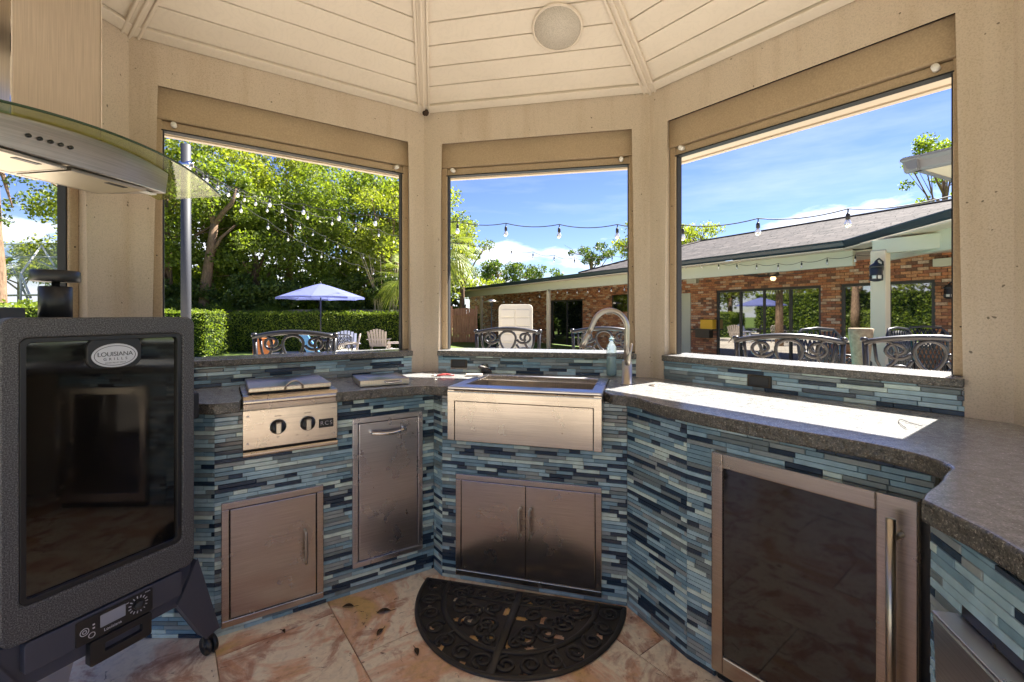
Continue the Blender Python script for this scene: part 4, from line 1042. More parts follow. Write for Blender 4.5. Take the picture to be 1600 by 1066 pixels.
# second wing turning towards the camera
e0 = Vector((7.14, 9.86)); e1 = Vector((6.61, 6.82)); wv = (e1-e0).normalized(); wa = math.atan2(wv.y, wv.x) 
WM = HM.inverted() @ (Matrix.Translation((e0.x, e0.y, 0)) @ Matrix.Rotation(wa, 4, 'Z'))
def wbox(m, *b): m.box(*b, M=WM)
def wgut(m):
    n0 = len(m.v); prof(m, [(0,GU+.14),(-.02,GU+.14),(-.02,GU+.12),(-.005,GU+.10),(.02,GU+.03),(.05,GU),(.12,GU),(.12,GU+.14),(.11,GU+.14),(.11,GU+.01),(.05,GU+.01)], -.02, 5)
    m.v[n0:] = [tuple(WM @ Vector(p)) for p in m.v[n0:]]
part('gutter', M['gutter'], ho, wgut, .004)
part('porch_beam', M['sage'], ho, lambda m: wbox(m, .30, 5, BY, BY+.14, 2.32, 2.66), .01)
part('eave_soffit', M['cream'], ho, lambda m: wbox(m, .0, 5, .03, BY, 2.655, 2.68))
pp = HM.inverted() @ at(1375.5, 491, 8.45)
part('porch_post', M['cream'], ho, lambda m: m.box(pp.x-.12, pp.x+.12, pp.y-.10, pp.y+.10, GZ, 2.42), .012)
part('porch_beam', M['sage'], ho, lambda m: m.box(pp.x-.1, 3.4, pp.y-.07, pp.y+.07, 2.36, 2.62), .01)
# roof planes with shingles
RD, RZ = 4.64, 4.17
SM_ = [unit_mesh('shingle', t) for t in SHING]
slope = math.atan2(RZ-GU-.14, RD); SL = math.hypot(RZ-GU-.14, RD)
hipx0, hipx1 = h_at(904, 0), h_at(1094, RD)
rf = part('roof', SHING[2], ho, lambda m: (m.add([(hipx0,-.02,GU+.135),(5,-.02,GU+.135),(5,RD,RZ),(hipx1,RD,RZ)], [(0,1,2,3)]), m.add([(hipx0,-.02,GU+.135),(hipx1,RD,RZ),(hipx1-1,RD+5,GU+.13)], [(0,1,2)]),
    m.add([(hipx1,RD,RZ),(5,RD,RZ),(5,RD+5,GU),(hipx1,RD+5,GU)], [(0,1,2,3)])))
its = []; q = random.Random(4); s = 0; row = 0
while s < SL - .02:
    yy = (s+.07)*math.cos(slope) - .02; zz = GU + .142 + (s+.07)*math.sin(slope); f_ = s/SL
    x = hipx0 + (hipx1-hipx0)*f_ + q.uniform(0,.3)
    while x < 4.8:
        L_ = q.choice((.2,.26,.33,.33)); its.append(((x+L_/2, yy, zz+q.uniform(0,.004)), (L_-.008, .155, .008), q.choices(range(4), [.4,.3,.2,.1])[0], (slope+.03,0,0))); x += L_
    s += .145; row += 1
pieces('shingle', rf, its, SM_, HM)
part('low_roof', SHING[0], ho, lambda m: m.add([(fx,-.02,GU+.13),(hipx0+2,-.02,GU+.13),(hipx0+2,2.9,GU+.20),(fx,2.9,GU+.20)], [(0,1,2,3)]))
part('ridge_cap', SHING[1], ho, lambda m: (m.tube([(hipx1,RD,RZ+.02),(4.8,RD,RZ+.02)], .05, 6), m.tube([(hipx0,0,GU+.16),(hipx1,RD,RZ+.02)], .05, 6)))
def on_house(px, py, y):
    hx = h_at(px, y); p = HM @ Vector((hx, y, 0)); return Vector((p.x, p.y, CAMH + (HY-py)/FPX*p.y))
# porch wall speakers, sconces, tv, yellow shelf
for (px, py, txt) in ((1478,410,'pale sage box speaker high on the brick wall at the right end of the porch'), (1083,439,'pale sage box speaker high on the brick wall left of the sliding doors')):
    p_ = on_house(px, py, WD-.12)
    sp_ = empty('wall_speaker', tuple(p_), hang, txt, 'speaker', 'sage speakers on the porch wall')
    part('box', M['sage'], sp_, lambda m: m.prism([(-.20,-.1),(.20,-.1),(.16,.11),(-.16,.11)], -.09, .09), .01)
    part('bracket', M['sage'], sp_, lambda m: m.box(-.03, .03, .05, .13, -.03, .03))
p_ = on_house(971, 474, WD-.08); tv = empty('television', tuple(p_), hang, 'black flat television hanging on the porch brick wall behind the faucet', 'television')
part('screen', M['darkglass'], tv, lambda m: m.box(-.55, .55, -.03, .0, -.36, .36), .01); part('mount', M['black'], tv, lambda m: m.box(-.1, .1, 0, .07, -.1, .1))
def lantern(p_, rz, txt, s=1.0):
    ln = empty('wall_lantern', tuple(p_), rz, txt, 'lantern', 'black porch lanterns')
    part('hood', M['blackmetal'], ln, lambda m: m.lathe([(.02*s,.17*s),(.03*s,.14*s),(.085*s,.10*s),(.10*s,.06*s),(.085*s,.05*s)], 12))
    part('cage', M['blackmetal'], ln, lambda m: (m.lathe([(.085*s,.05*s),(.09*s,.04*s),(.085*s,-.06*s),(.09*s,-.07*s)], 12), m.lathe([(.09*s,-.13*s),(.095*s,-.15*s),(.03*s,-.17*s)], 12),
        [m.box(.085*s*math.cos(R(a_))-.008, .085*s*math.cos(R(a_))+.008, .085*s*math.sin(R(a_))-.008, .085*s*math.sin(R(a_))+.008, -.13*s, -.06*s) for a_ in range(0,360,60)]))
    part('lamp_glass', M['white'], ln, lambda m: m.lathe([(.07*s,-.125*s),(.07*s,-.07*s)], 12))
    part('arm', M['blackmetal'], ln, lambda m: m.tube([(.0,.0,.17*s),(.06*s,.02,.21*s),(.14*s,.04,.16*s),(.15*s,.06,.02)], .015*s, 8))
lantern(at(1369, 424, 8.25), 0, 'large black lantern with white glass hanging on the pale porch post', 1.1)
p_ = on_house(1483, 455, WD-.2); lantern(p_, hang, 'small black wall sconce on the brick at the right end of the porch', 1.0)
p_ = on_house(1099, 505, WD-.14); ys = empty('wall_shelf', tuple(p_), hang, 'dark wall shelf with a bright yellow box on the brick left of the sliding doors', 'shelf')
part('shelf', M['bronze'], ys, lambda m: (m.box(-.42, .42, -.12, .13, -.24, -.20), m.box(-.25, .30, -.10, .10, -.5, -.24)))
part('box', M['yellow'], ys, lambda m: m.box(-.05, .42, -.10, .1, -.195, .12), .01)
# ceiling fan
p_ = on_house(1208, 431, 1.4); cf = empty('ceiling_fan', tuple(p_), hang, 'dark ceiling fan with a small warm lamp under the porch roof', 'ceiling fan')
part('motor', M['bronze'], cf, lambda m: (m.lathe([(.03,.38),(.03,.12),(.13,.10),(.16,.02),(.10,-.03),(0,-.03)], 16)))
for k in range(5):
    X = Matrix.Rotation(R(72*k+12), 4, 'Z') @ Matrix.Rotation(R(8), 4, 'X')
    part('blade', M['bronze'], cf, lambda m: m.prism([(.14,-.04),(.3,-.075),(.72,-.08),(.75,0),(.72,.08),(.3,.075),(.14,.04)], .02, .03, X))
lampm = mat('fan_lamp_glass', (.9,.75,.5), .4); lampm.node_tree.nodes['Principled BSDF'].inputs['Emission Color'].default_value = (1,.62,.28,1); lampm.node_tree.nodes['Principled BSDF'].inputs['Emission Strength'].default_value = .6
part('lamp', lampm, cf, lambda m: m.lathe([(.06,-.03),(.075,-.08),(.05,-.13),(0,-.14)], 12))
# cream cover board, heater
p_ = at(806, 491, 17.5); cb = empty('cover_board', (p_.x, p_.y, GZ), R(-8), 'tall cream panelled board with rounded top corners standing on the far porch', 'board')
def cbf(m):
    P = [(-.65,0),(.65,0)] + [(.65-.16+.16*math.cos(R(a_)), 1.75+.16*math.sin(R(a_))) for a_ in range(0,91,15)] + [(-.65+.16+.16*math.cos(R(a_)), 1.75+.16*math.sin(R(a_))) for a_ in range(90,181,15)]
    m.prism(P, 0, .12, Matrix(((1,0,0,0),(0,0,-1,0),(0,1,0,0),(0,0,0,1))))
part('shell', M['creamcloth'], cb, cbf, .02)
for k in range(2):
    for j in range(5):
        part('panel', M['creamcloth'], cb, lambda m: m.box(-.56+.58*k, -.56+.58*k+.54, -.15, -.115, .15+.32*j, .15+.32*j+.28), .015)
p_ = at(768, 491, 21); hh_ = empty('patio_heater', (p_.x, p_.y, GZ), 0, 'slim dark patio heater with a mushroom top behind the far porch post', 'heater')
part('post', M['pole'], hh_, lambda m: m.lathe([(.22,0),(.22,.6),(.03,.62),(.03,1.9),(.08,1.92),(.08,2.1)], 14)); part('hood', M['nickel'], hh_, lambda m: m.lathe([(.38,2.1),(.1,2.2),(0,2.21)], 18))
# stone urn
p_ = at(1345, 491, 6.4); ur = empty('stone_pedestal', (p_.x, p_.y, GZ), 0, 'tall flared stone planter with a plant, between the two right bar chairs', 'planter')
part('planter', M['stone'], ur, lambda m: m.lathe([(.105,0),(.105,.3),(.092,.6),(.10,.8),(.115,1.0),(.142,1.24),(.148,1.32),(.135,1.33),(.0,1.31)], 24))

# ------------------------------------------------------------------ chairs
def flat_curve(m, pts, r, x0=0, fl=1.0):
    m.tube([(x, y, z) for x, y, z in pts], r, 8, flat=fl)
def back_scrolls(m, hw, zb, zt, yf, r):
    # centre teardrop, S scrolls at both sides and small arches at the bottom
    def P(x, z): return (x, yf(x), z)
    zc_, hh_ = (zb+zt)/2 + .02, (zt-zb)/2 - .012
    m.tube([P(.062*math.sin(t_)*(1+.35*math.cos(t_)), zc_ + hh_*math.cos(t_)*1.0) for t_ in [2*math.pi*i/28 for i in range(28)]], r, 8, close=True)
    for s in (-1, 1):
        c1 = (s*.135, zc_+.030)
        m.tube([P(c1[0] + s*(.062*(1-.65*i/22))*math.cos(-math.pi*.9 + 2.6*math.pi*i/22), c1[1] + .050*(1-.65*i/22)*math.sin(-math.pi*.9 + 2.6*math.pi*i/22)) for i in range(23)], r, 8)
        m.tube([P(s*(.198 - .062*math.cos(R(a_))*1.0), zc_ + .01 + .075*math.sin(R(a_))) for a_ in range(-70, 81, 10)], r, 8)
        m.tube([P(s*.125 + .065*math.cos(R(a_)), zb + .002 + .055*math.sin(R(a_))) for a_ in range(0, 181, 12)], r, 8)
        m.tube([P(s*(.07+.06*t_), zb + .09*(1-t_)) for t_ in [i/8 for i in range(9)]], r*.9, 8)
def bar_chair(loc, rz, txt, zt=1.40, hw=.26):
    ch = empty('bar_chair', loc, rz, txt, 'bar chair', 'cast metal bar chairs outside the counter')
    yf = lambda x: .10 - .045*(1-(x/hw)**2)*-1 if False else -.035*(1-(x/hw)**2)
    mt = M['bar']
    part('top_rail', mt, ch, lambda m: m.tube([(x, yf(x), zt - .034*(x/hw)**2) for x in [hw*(i/12*2-1) for i in range(25) if i <= 12]], [.020]*13, 12, flat=.8))
    part('back_scrolls', mt, ch, lambda m: back_scrolls(m, hw, zt-.215, zt-.028, yf, .0098))
    part('lower_rail', mt, ch, lambda m: m.tube([(x, yf(x), zt-.215) for x in (-hw+.03,-.1,0,.1,hw-.03)], .012, 8))
    for s in (-1, 1):
        part('back_post', mt, ch, lambda m: (m.tube([(s*(hw-.005), 0, zt-.028), (s*(hw-.012), .0, zt-.2), (s*(hw-.03), .02, zt-.5), (s*(hw-.04), .03, .72)], [.014,.014,.015,.016], 10), m.lathe([(.016,zt-.03),(.021,zt-.018),(.015,zt-.006),(0,zt-.004)], 12, Matrix.Translation((s*(hw-.002),0,0)))))
        part('inner_brace', mt, ch, lambda m: m.tube([(s*(hw-.045), -.01, zt-.04), (s*(hw-.055), -.01, zt-.13), (s*(hw-.09), -.01, zt-.215)], .009, 8))
        for yy in (.03, .46): part('leg', mt, ch, lambda m: m.tube([(s*(hw-.04), yy, .72), (s*(hw-.01), yy+(.03 if yy > .2 else -.03), 0)], [.015,.013], 8))
        part('arm', mt, ch, lambda m: m.tube([(s*(hw-.02), .01, 1.0), (s*(hw+.02), .2, 1.02), (s*(hw+.02), .4, .99), (s*(hw-.03), .44, .74)], .013, 8))
    part('seat', mt, ch, lambda m: m.box(-hw+.03, hw-.03, .03, .47, .70, .735), .012)
    part('cushion', M['creamcloth'], ch, lambda m: m.box(-hw+.045, hw-.045, .04, .45, .736, .79), .02)
    part('foot_rail', mt, ch, lambda m: (m.tube([(-hw+.03,.48,.3),(hw-.03,.48,.3)], .011, 8), m.tube([(-hw+.03,.0,.3),(hw-.03,.0,.3)], .011, 8)))
    return ch
for (px, Z, rz, txt, hw) in ((461, 3.02, R(4), 'dark cast metal bar chair behind the left opening with hedge and umbrella beyond it', .262),
        (793.5, 3.72, R(-3), 'dark scroll-back bar chair in front of the cream board, left half of the middle opening', .262),
        (943, 3.85, R(-6), 'dark scroll-back bar chair behind the gooseneck faucet', .262),
        (1231, 2.60, R(-22), 'dark scroll-back bar chair in front of the black sliding doors', .268),
        (1449, 2.42, R(-24), 'dark scroll-back bar chair at the right end of the right opening, before the pale post', .275)):
    p_ = at(px, 491, Z)
    bar_chair((p_.x, p_.y, GZ), rz, txt, 1.405 if Z > 2.9 else 1.40, hw)
p_ = at(478, 540, 3.6); tb = MB()
tb.add([p_+Vector(v_) for v_ in ((-.07,0,.08),(.0,.0,.10),(.13,.02,-.1),(.05,.0,-.14),(-.07,.02,.08),(.0,.02,.10),(.13,.04,-.1),(.05,.02,-.14))], [(0,1,2,3),(7,6,5,4),(0,4,5,1),(1,5,6,2),(2,6,7,3),(3,7,4,0)])
tag(tb.build('towel', M['blue'], None, .006), 'blue towel seen through the scrolls of the left bar chair', 'towel')
p_ = at(410, 545, 3.4); tb = MB(); tb.prism([(-.06,-.05),(.05,-.05),(.10,.16),(-.06,.16)], 0, .03, Matrix.Translation(p_ - Vector((0,0,.08))) @ FX)
tag(tb.build('float_board', M['orange'], None, .01), 'bright orange board standing just left of the left bar chair', 'board')
def patio_chair(loc, rz, txt, mt, hw=.33, zt=.95, lattice=True, cushion=True, grp='cast metal patio chairs'):
    ch = empty('patio_chair', loc, rz, txt, 'chair', grp)
    part('back_frame', mt, ch, lambda m: m.tube([(-hw,0,.42),(-hw-.01,.08,zt-.08),(-hw+.06,.1,zt),(0,.11,zt+.02),(hw-.06,.1,zt),(hw+.01,.08,zt-.08),(hw,0,.42)], .018, 8))
    def lat(m):
        for k in range(9):
            x = -hw+.04 + (2*hw-.08)*k/8
            for s in (-1, 1): m.tube([(x, .02, .46), (max(-hw+.02,min(hw-.02,x + s*.10)), .05, .45+(zt-.45)*.33), (x, .07, .45+(zt-.45)*.66), (max(-hw+.03,min(hw-.03,x + s*.10)), .09, zt-.02)], .011, 5)
    if lattice: part('back_lattice', mt, ch, lat)
    else:
        part('back_slats', mt, ch, lambda m: [m.tube([(-hw+.05+(2*hw-.1)*k/8,.01,.45),(-hw+.05+(2*hw-.1)*k/8,.10,zt)], .008, 5) for k in range(9)])
    part('seat', mt, ch, lambda m: m.box(-hw, hw, -.52, .0, .38, .42), .01)
    if cushion: part('cushion', M['creamcloth'], ch, lambda m: m.box(-hw+.03, hw-.03, -.5, -.02, .421, .50), .02)
    for s in (-1, 1):
        part('arm', mt, ch, lambda m: m.tube([(s*hw,.04,.66),(s*(hw+.05),-.2,.68),(s*(hw+.04),-.48,.64),(s*(hw-.02),-.46,.42)], .02, 6))
        for yy in (-.48, -.02): part('leg', mt, ch, lambda m: m.tube([(s*(hw-.03),yy,.4),(s*hw,yy+(.03 if yy > -.2 else -.03),0)], .018, 6))
    return ch
for (px, Z, rz, txt, hw, zt) in ((1288, 5.6, R(10), 'black lattice-back porch chair between the sliding doors and the stone planter', .29, 1.43), (1322, 7.4, R(150), 'black porch chair beside the stone planter, half hidden', .3, .95),
        (1416, 6.2, R(20), 'black lattice-back porch chair just right of the pale post', .25, 1.42), (1450, 6.9, R(-25), 'black lattice-back porch chair furthest right under the window', .24, 1.42)):
    p_ = at(px, 491, Z); patio_chair((p_.x, p_.y, GZ), rz, txt, M['blackmetal'], hw, zt-.10, cushion=False, grp='black porch chairs')
for (px, Z, rz, txt) in ((516, 14.5, R(170), 'dark metal patio chair under the umbrella, left of the cushioned one'), (534, 13.2, R(20), 'metal patio chair with cream seat cushion nearest below the umbrella'),
        (557, 13.6, R(-70), 'slim grey sling patio chair right of the cushioned one')):
    p_ = at(px, 491, Z); patio_chair((p_.x, p_.y, GZ), rz, txt, M['bar'] if px < 550 else M['agrey'], .27, .92, lattice=px < 550, grp='patio chairs round the umbrella table')
p_ = at(498, 491, 14.4)
tbm = empty('patio_table', (p_.x, p_.y+.1, GZ), 0, 'dark round patio table below the blue umbrella', 'table')
part('top', M['bar'], tbm, lambda m: m.lathe([(.6,.70),(.6,.73),(0,.735)], 28)); part('pedestal', M['bar'], tbm, lambda m: m.lathe([(.3,0),(.3,.03),(.05,.06),(.05,.70)], 14))
# adirondack chairs
def adirondack(loc, rz, txt, mt):
    ch = empty('adirondack_chair', loc, rz, txt, 'chair', 'wooden adirondack chairs by the hedge')
    n_ = 7
    for k in range(n_):
        x = -.27 + .54*k/(n_-1); top_ = .98 - .10*((k-3)/3)**2; tilt = .28
        X = Matrix.Translation((x*(1), 0, .32))
        part('back_slat', mt, ch, lambda m: m.add([Vector(v_) for v_ in ((x-.038,.0,.30),(x+.038,.0,.30),(x*1.2+.040,.26,top_),(x*1.2-.040,.26,top_),(x-.038,.02,.30),(x+.038,.02,.30),(x*1.2+.040,.28,top_),(x*1.2-.040,.28,top_))], [(0,1,2,3),(7,6,5,4),(0,4,5,1),(1,5,6,2),(2,6,7,3),(3,7,4,0)]))
    for k in range(6): part('seat_slat', mt, ch, lambda m: m.box(-.27,.27,-.50+.085*k,-.50+.085*k+.075,.38-.016*k,.40-.016*k))
    for s in (-1, 1):
        part('arm', mt, ch, lambda m: m.box(s*.35-.06, s*.35+.06, -.52, .16, .56, .585)); part('leg', mt, ch, lambda m: m.box(s*.32-.015, s*.32+.015, -.50, -.41, 0, .56))
        part('rear_leg', mt, ch, lambda m: m.add([(s*.28-.015,-.5,.30),(s*.28-.015,-.5,.40),(s*.28-.015,.35,.08),(s*.28-.015,.35,0),(s*.28+.015,-.5,.30),(s*.28+.015,-.5,.40),(s*.28+.015,.35,.08),(s*.28+.015,.35,0)], [(0,1,2,3),(7,6,5,4),(0,4,5,1),(1,5,6,2),(2,6,7,3),(3,7,4,0)]))
    part('back_brace', mt, ch, lambda m: m.box(-.34,.34,.09,.12,.54,.60))
ab = mat('blue_grey_adirondack_paint', (.26,.28,.36), .7)
for (px, Z, rz, txt, mt) in ((541, 15.2, R(25), 'blue grey adirondack chair behind the cushioned metal chair', ab), (591, 17.5, R(185), 'weathered wooden adirondack chair seen from behind, alone before the hedge', M['agrey']),
        (630, 15.5, R(-75), 'weathered adirondack chair in side view, cut by the left window frame', M['agrey'])):
    p_ = at(px, 491, Z); adirondack((p_.x, p_.y, GZ), rz, txt, mt)
# umbrella
p_ = at(501, 491, 14.4)
um_ = empty('patio_umbrella', (p_.x, p_.y, GZ), R(12), 'periwinkle blue patio umbrella standing over the table before the hedge', 'umbrella')
part('pole', M['bar'], um_, lambda m: m.lathe([(.022,.02),(.022,2.46)], 10)); part('finial', M['bar'], um_, lambda m: m.lathe([(.02,2.50),(.03,2.53),(0,2.57)], 8))
UR, UE, UT = 1.32, 2.06, 2.50
for k in range(8):
    a0, a1 = R(45*k), R(45*k+45)
    def cp_(m):
        n = 5; v = []; f = []
        for i in range(n+1):
            t_ = i/n; r_ = UR*t_; z_ = UT - (UT-UE)*t_**1.12
            for j in range(n+1):
                u_ = j/n; x = r_*((1-u_)*math.cos(a0)+u_*math.cos(a1)); y = r_*((1-u_)*math.sin(a0)+u_*math.sin(a1))
                sag = .05*math.sin(math.pi*u_)*t_; v.append((x*(1-.03*math.sin(math.pi*u_)*t_), y*(1-.03*math.sin(math.pi*u_)*t_), z_ + sag*.3))
        for i in range(n):
            for j in range(n): q0 = i*(n+1)+j; f.append((q0, q0+1, q0+n+2, q0+n+1))
        e = [len(v)+j for j in range(n+1)]
        for j in range(n+1): x, y, z_ = v[n*(n+1)+j]; v.append((x*1.005, y*1.005, z_-.06))
        for j in range(n): f.append((n*(n+1)+j, n*(n+1)+j+1, e[j+1], e[j]))
        m.add(v, f)
    part('canopy_panel', M['canvas'], um_, cp_)
    part('rib', M['bar'], um_, lambda m: (m.tube([(.0,0,UT-.03),(UR*.98*math.cos(a0),UR*.98*math.sin(a0),UE-.012)], .008, 5), m.tube([(.03*math.cos(a0),.03*math.sin(a0),2.06),(UR*.5*math.cos(a0),UR*.5*math.sin(a0),UT-.03-(UT-UE)*.48)], .007, 5)))
part('base', M['bar'], um_, lambda m: m.lathe([(.28,0),(.28,.04),(.05,.08),(.03,.25)], 20))

# ------------------------------------------------------------------ pole and string lights
pz = 6.4; p_ = at(290.5, 491, pz); pol = empty('light_pole', (p_.x, p_.y, GZ), 0, 'dark grey steel pole holding the string lights, left of the trees', 'pole')
part('shaft', M['pole'], pol, lambda m: m.lathe([(.062,0),(.060,3.9),(.0,3.905)], 20)); part('hook', M['chrome'], pol, lambda m: (m.tube([(.06,-.01,3.62),(.12,-.02,3.64),(.12,-.02,3.58),(.07,-.01,3.58)], .008, 6), m.tube([(-.065,0,3.61),(.065,0,3.61)], .064, 16)))
BUL = None
def bulb_meshes():
    b = MB(); b.lathe([(.006,0),(.010,-.006),(.014,-.012),(.015,-.045),(.011,-.048)], 10); s_ = b.build('socket', M['wire']); bb = MB()
    bb.lathe([(.010,-.048),(.015,-.058),(.023,-.078),(.022,-.094),(.012,-.106),(0,-.109)], 12); g_ = bb.build('bulb', M['bulb'])
    ms = (s_.data, g_.data); bpy.data.objects.remove(s_); bpy.data.objects.remove(g_); return ms
SMs, GMs = bulb_meshes()
def string(pts, nb, txt, sag=.05, drop=.05, scale=1.0, first=.5):
    """pts: world points; nb bulbs evenly along, the cable sags between them"""
    P = smooth3(pts); Ls = [0]
    for i in range(1, len(P)): Ls.append(Ls[-1] + (P[i]-P[i-1]).length)
    def pos(s_):
        for i in range(1, len(P)):
            if Ls[i] >= s_: t_ = (s_-Ls[i-1])/max(1e-6, Ls[i]-Ls[i-1]); return P[i-1].lerp(P[i], t_)
        return P[-1]
    T = Ls[-1]; root = empty('string_lights', tuple(P[0]), 0, txt, 'string lights', 'strings of bulbs over the yard'); o_ = P[0]; step = T/nb; cab = []
    for k in range(nb*8+1):
        s_ = T*k/(nb*8); ph = ((s_/step) - first) % 1.0
        cab.append(pos(s_) - o_ - Vector((0,0, sag*4*ph*(1-ph))))
    part('cable', M['wire'], root, lambda m: m.tube(cab, .0048*scale**.5, 5))
    for k in range(nb):
        p__ = pos((k+first)*step) - o_
        so_ = bpy.data.objects.new('socket', SMs); COL.objects.link(so_); so_.parent = root; so_.location = p__ - Vector((0,0,drop)); so_.scale = (scale,)*3
        gb = bpy.data.objects.new('bulb', GMs); COL.objects.link(gb); gb.parent = so_
        part('drop_wire', M['wire'], so_, lambda m: m.tube([(0,0,0),(.002,0,drop/scale)], .005, 5))
def smooth3(pts, n=6):
    out_ = []; pts = [Vector(p) for p in pts]
    for i in range(len(pts)-1):
        p0, p1, p2, p3 = pts[max(i-1,0)], pts[i], pts[i+1], pts[min(i+2, len(pts)-1)]
        for k in range(n):
            t_ = k/n; out_.append(.5*((2*p1)+(p2-p0)*t_+(2*p0-5*p1+4*p2-p3)*t_*t_+(3*p1-p0-3*p2+p3)*t_**3))
    return out_ + [pts[-1]]
PT = at(299, 253, pz)
string([PT, at(350,285,6.3), at(440,312,6.0), at(553,331,5.6), at(620,338,5.3), at(738,347,4.9), at(880,351,4.5), at(983,351,4.2), at(1060,352,4.0), at(1146,345,3.75), at(1250,335,3.5), at(1361,322,3.25), at(1486,305,3.0), at(1600,290,2.8)], 15, 'nearest cable of hanging clear bulbs crossing all three openings', .03, .03, 1.0)
string([PT, at(350,290,7), at(450,322,8), at(560,350,9), at(640,370,9.5), at(720,378,9.8), at(830,393,9.8), at(905,403,10), at(985,398,10.4), at(1058,412,10.6)], 22, 'higher second string of bulbs sagging across the sky in the middle opening', .05, .04, 1.0)
string([PT, at(330,275,7.5), at(430,325,10), at(520,375,14), at(600,410,18), at(650,428,22), at(705,452,27)], 22, 'long string of bulbs running from the pole down to the far end of the porch', .04, .06, 1.1)
string([PT, at(340,290,7.2), at(420,345,9), at(500,392,12), at(580,420,15), at(645,436,19), at(712,458,26)], 19, 'lowest long string of bulbs from the pole, just above the blue umbrella', .04, .06, 1.1)
gl0 = [on_house(x, y, -.12) for x, y in ((735,463),(800,463),(851,458))]
string([on_house(705,458,-.1)] + [on_house(x, y, .25) for x, y in ((740,464),(790,468),(830,464),(851,454))], 12, 'string of bulbs under the far porch beam, between the two far posts', .06, .03, 1.5)
string([on_house(851,452,.3), on_house(900,452,.3), on_house(983,446,.3), on_house(1060,437,.3)], 11, 'string of bulbs along the porch beam behind the faucet', .06, .03, 1.35)
string([on_house(x, y, .25) for x, y in ((1060,412),(1100,411),(1160,412),(1230,411),(1300,402),(1360,396))], 9, 'string of bulbs along the porch beam, ending at the black lantern', .05, .03, 1.2)

# ------------------------------------------------------------------ roof corner seen top right
p_ = at(1408, 250, 3.6); rc = empty('neighbour_eave', (0,0,0), 0, 'grey gutter corner of another roof high at the right edge of the right opening', 'eave')
q0 = at(1409, 249, 5.0); q1 = at(1500, 228, 4.2); q2 = at(1500, 306, 6.8)
def eav(m):
    for a_, b_ in ((q0, q1 + (q1-q0)*1.2), ):
        d = (b_-a_).normalized(); n_ = Vector((-d.y, d.x, 0)).normalized()
        pr = [(0,0,0),(0,0,-.02),(.03,0,-.06),(.10,0,-.13),(.13,0,-.13),(.13,0,0)]
        v = [a_ + n_*p[0] + Vector((0,0,p[2])) for p in pr] + [b_ + n_*p[0] + Vector((0,0,p[2])) for p in pr]; k = len(pr)
        m.add(v, [tuple(range(k)), tuple(range(k,2*k))[::-1]] + [(i, k+i, k+(i+1)%k, (i+1)%k) for i in range(k)])
eg = mat('grey_gutter', (.16,.16,.165), .45)
E0 = at(1409, 250, 5.2); E1 = at(1409, 250, 5.2) + Vector((.235,-.38,0))*4; E2 = E0 + Vector((1.19,.6,0))*3; n_in = ((E1-E0).normalized() + (E2-E0).normalized()).normalized()
def gut(m, a_, b_, inn):
    pr = [(-.02,.01),(-.02,-.02),(.02,-.05),(.05,-.12),(.08,-.14),(.14,-.14),(.14,.01)]
    v = [a_ + inn*p[0] + Vector((0,0,p[1])) for p in pr] + [b_ + inn*p[0] + Vector((0,0,p[1])) for p in pr]; k = len(pr)
    m.add(v, [tuple(range(k)), tuple(range(k,2*k))[::-1]] + [(i, k+i, k+(i+1)%k, (i+1)%k) for i in range(k)])
da, db = (E1-E0).normalized(), (E2-E0).normalized(); ia = (db - da*db.dot(da)).normalized(); ib = (da - db*da.dot(db)).normalized()
part('gutter', eg, rc, lambda m: gut(m, E0, E1, ia), .004); part('gutter', eg, rc, lambda m: gut(m, E0, E2, ib), .004)
part('soffit', M['cream'], rc, lambda m: m.add([E0+n_in*.2-Vector((0,0,.13)), E1+ia*.14-Vector((0,0,.13)), E1+E2-E0-Vector((0,0,.13)), E2+ib*.14-Vector((0,0,.13)), E0+n_in*.2-Vector((0,0,.10)), E1+ia*.14-Vector((0,0,.10)), E1+E2-E0-Vector((0,0,.10)), E2+ib*.14-Vector((0,0,.10))], [(0,3,2,1),(4,5,6,7),(0,1,5,4),(1,2,6,5),(2,3,7,6),(3,0,4,7)]))
part('roof', SHING[1], rc, lambda m: m.add([E0+Vector((0,0,.02)), E1+Vector((0,0,.02)), E1+E2-E0+Vector((0,0,.9)), E2+Vector((0,0,.02))], [(0,1,2),(0,2,3)]))

# ------------------------------------------------------------------ greenery
rg = np.random.default_rng(3)
def leaf_mesh(name, C_, size, mt, parent=None, aspect=.55, droop=0.0, kind='stuff'):
    """one diamond leaf per point, folded along its midrib"""
    n = len(C_); d = rg.normal(size=(n,3)); d[:,2] -= droop; d /= np.linalg.norm(d, axis=1)[:,None]
    u = rg.normal(size=(n,3)); u = np.cross(d, u); u /= np.linalg.norm(u, axis=1)[:,None]; w3 = np.cross(d, u)
    s = (size * rg.uniform(.6, 1.35, n))[:,None]
    a = C_ - d*s*.5; b = C_ + u*s*aspect*.5 + w3*s*.08; c = C_ + d*s*.5; e = C_ - u*s*aspect*.5 + w3*s*.08
    v = np.stack([a, b, c, e], 1).reshape(-1, 3)
    me = bpy.data.meshes.new(name); me.vertices.add(4*n); me.vertices.foreach_set('co', v.ravel().astype(np.float32))
    me.loops.add(4*n); me.loops.foreach_set('vertex_index', np.arange(4*n, dtype=np.int32)); me.polygons.add(n)
    me.polygons.foreach_set('loop_start', np.arange(0, 4*n, 4, dtype=np.int32)); me.polygons.foreach_set('loop_total', np.full(n, 4, dtype=np.int32))
    me.materials.append(mt); me.update(); me.validate()
    o = bpy.data.objects.new(name, me); COL.objects.link(o)
    if parent: o.parent = parent
    if kind: o['kind'] = kind
    return o
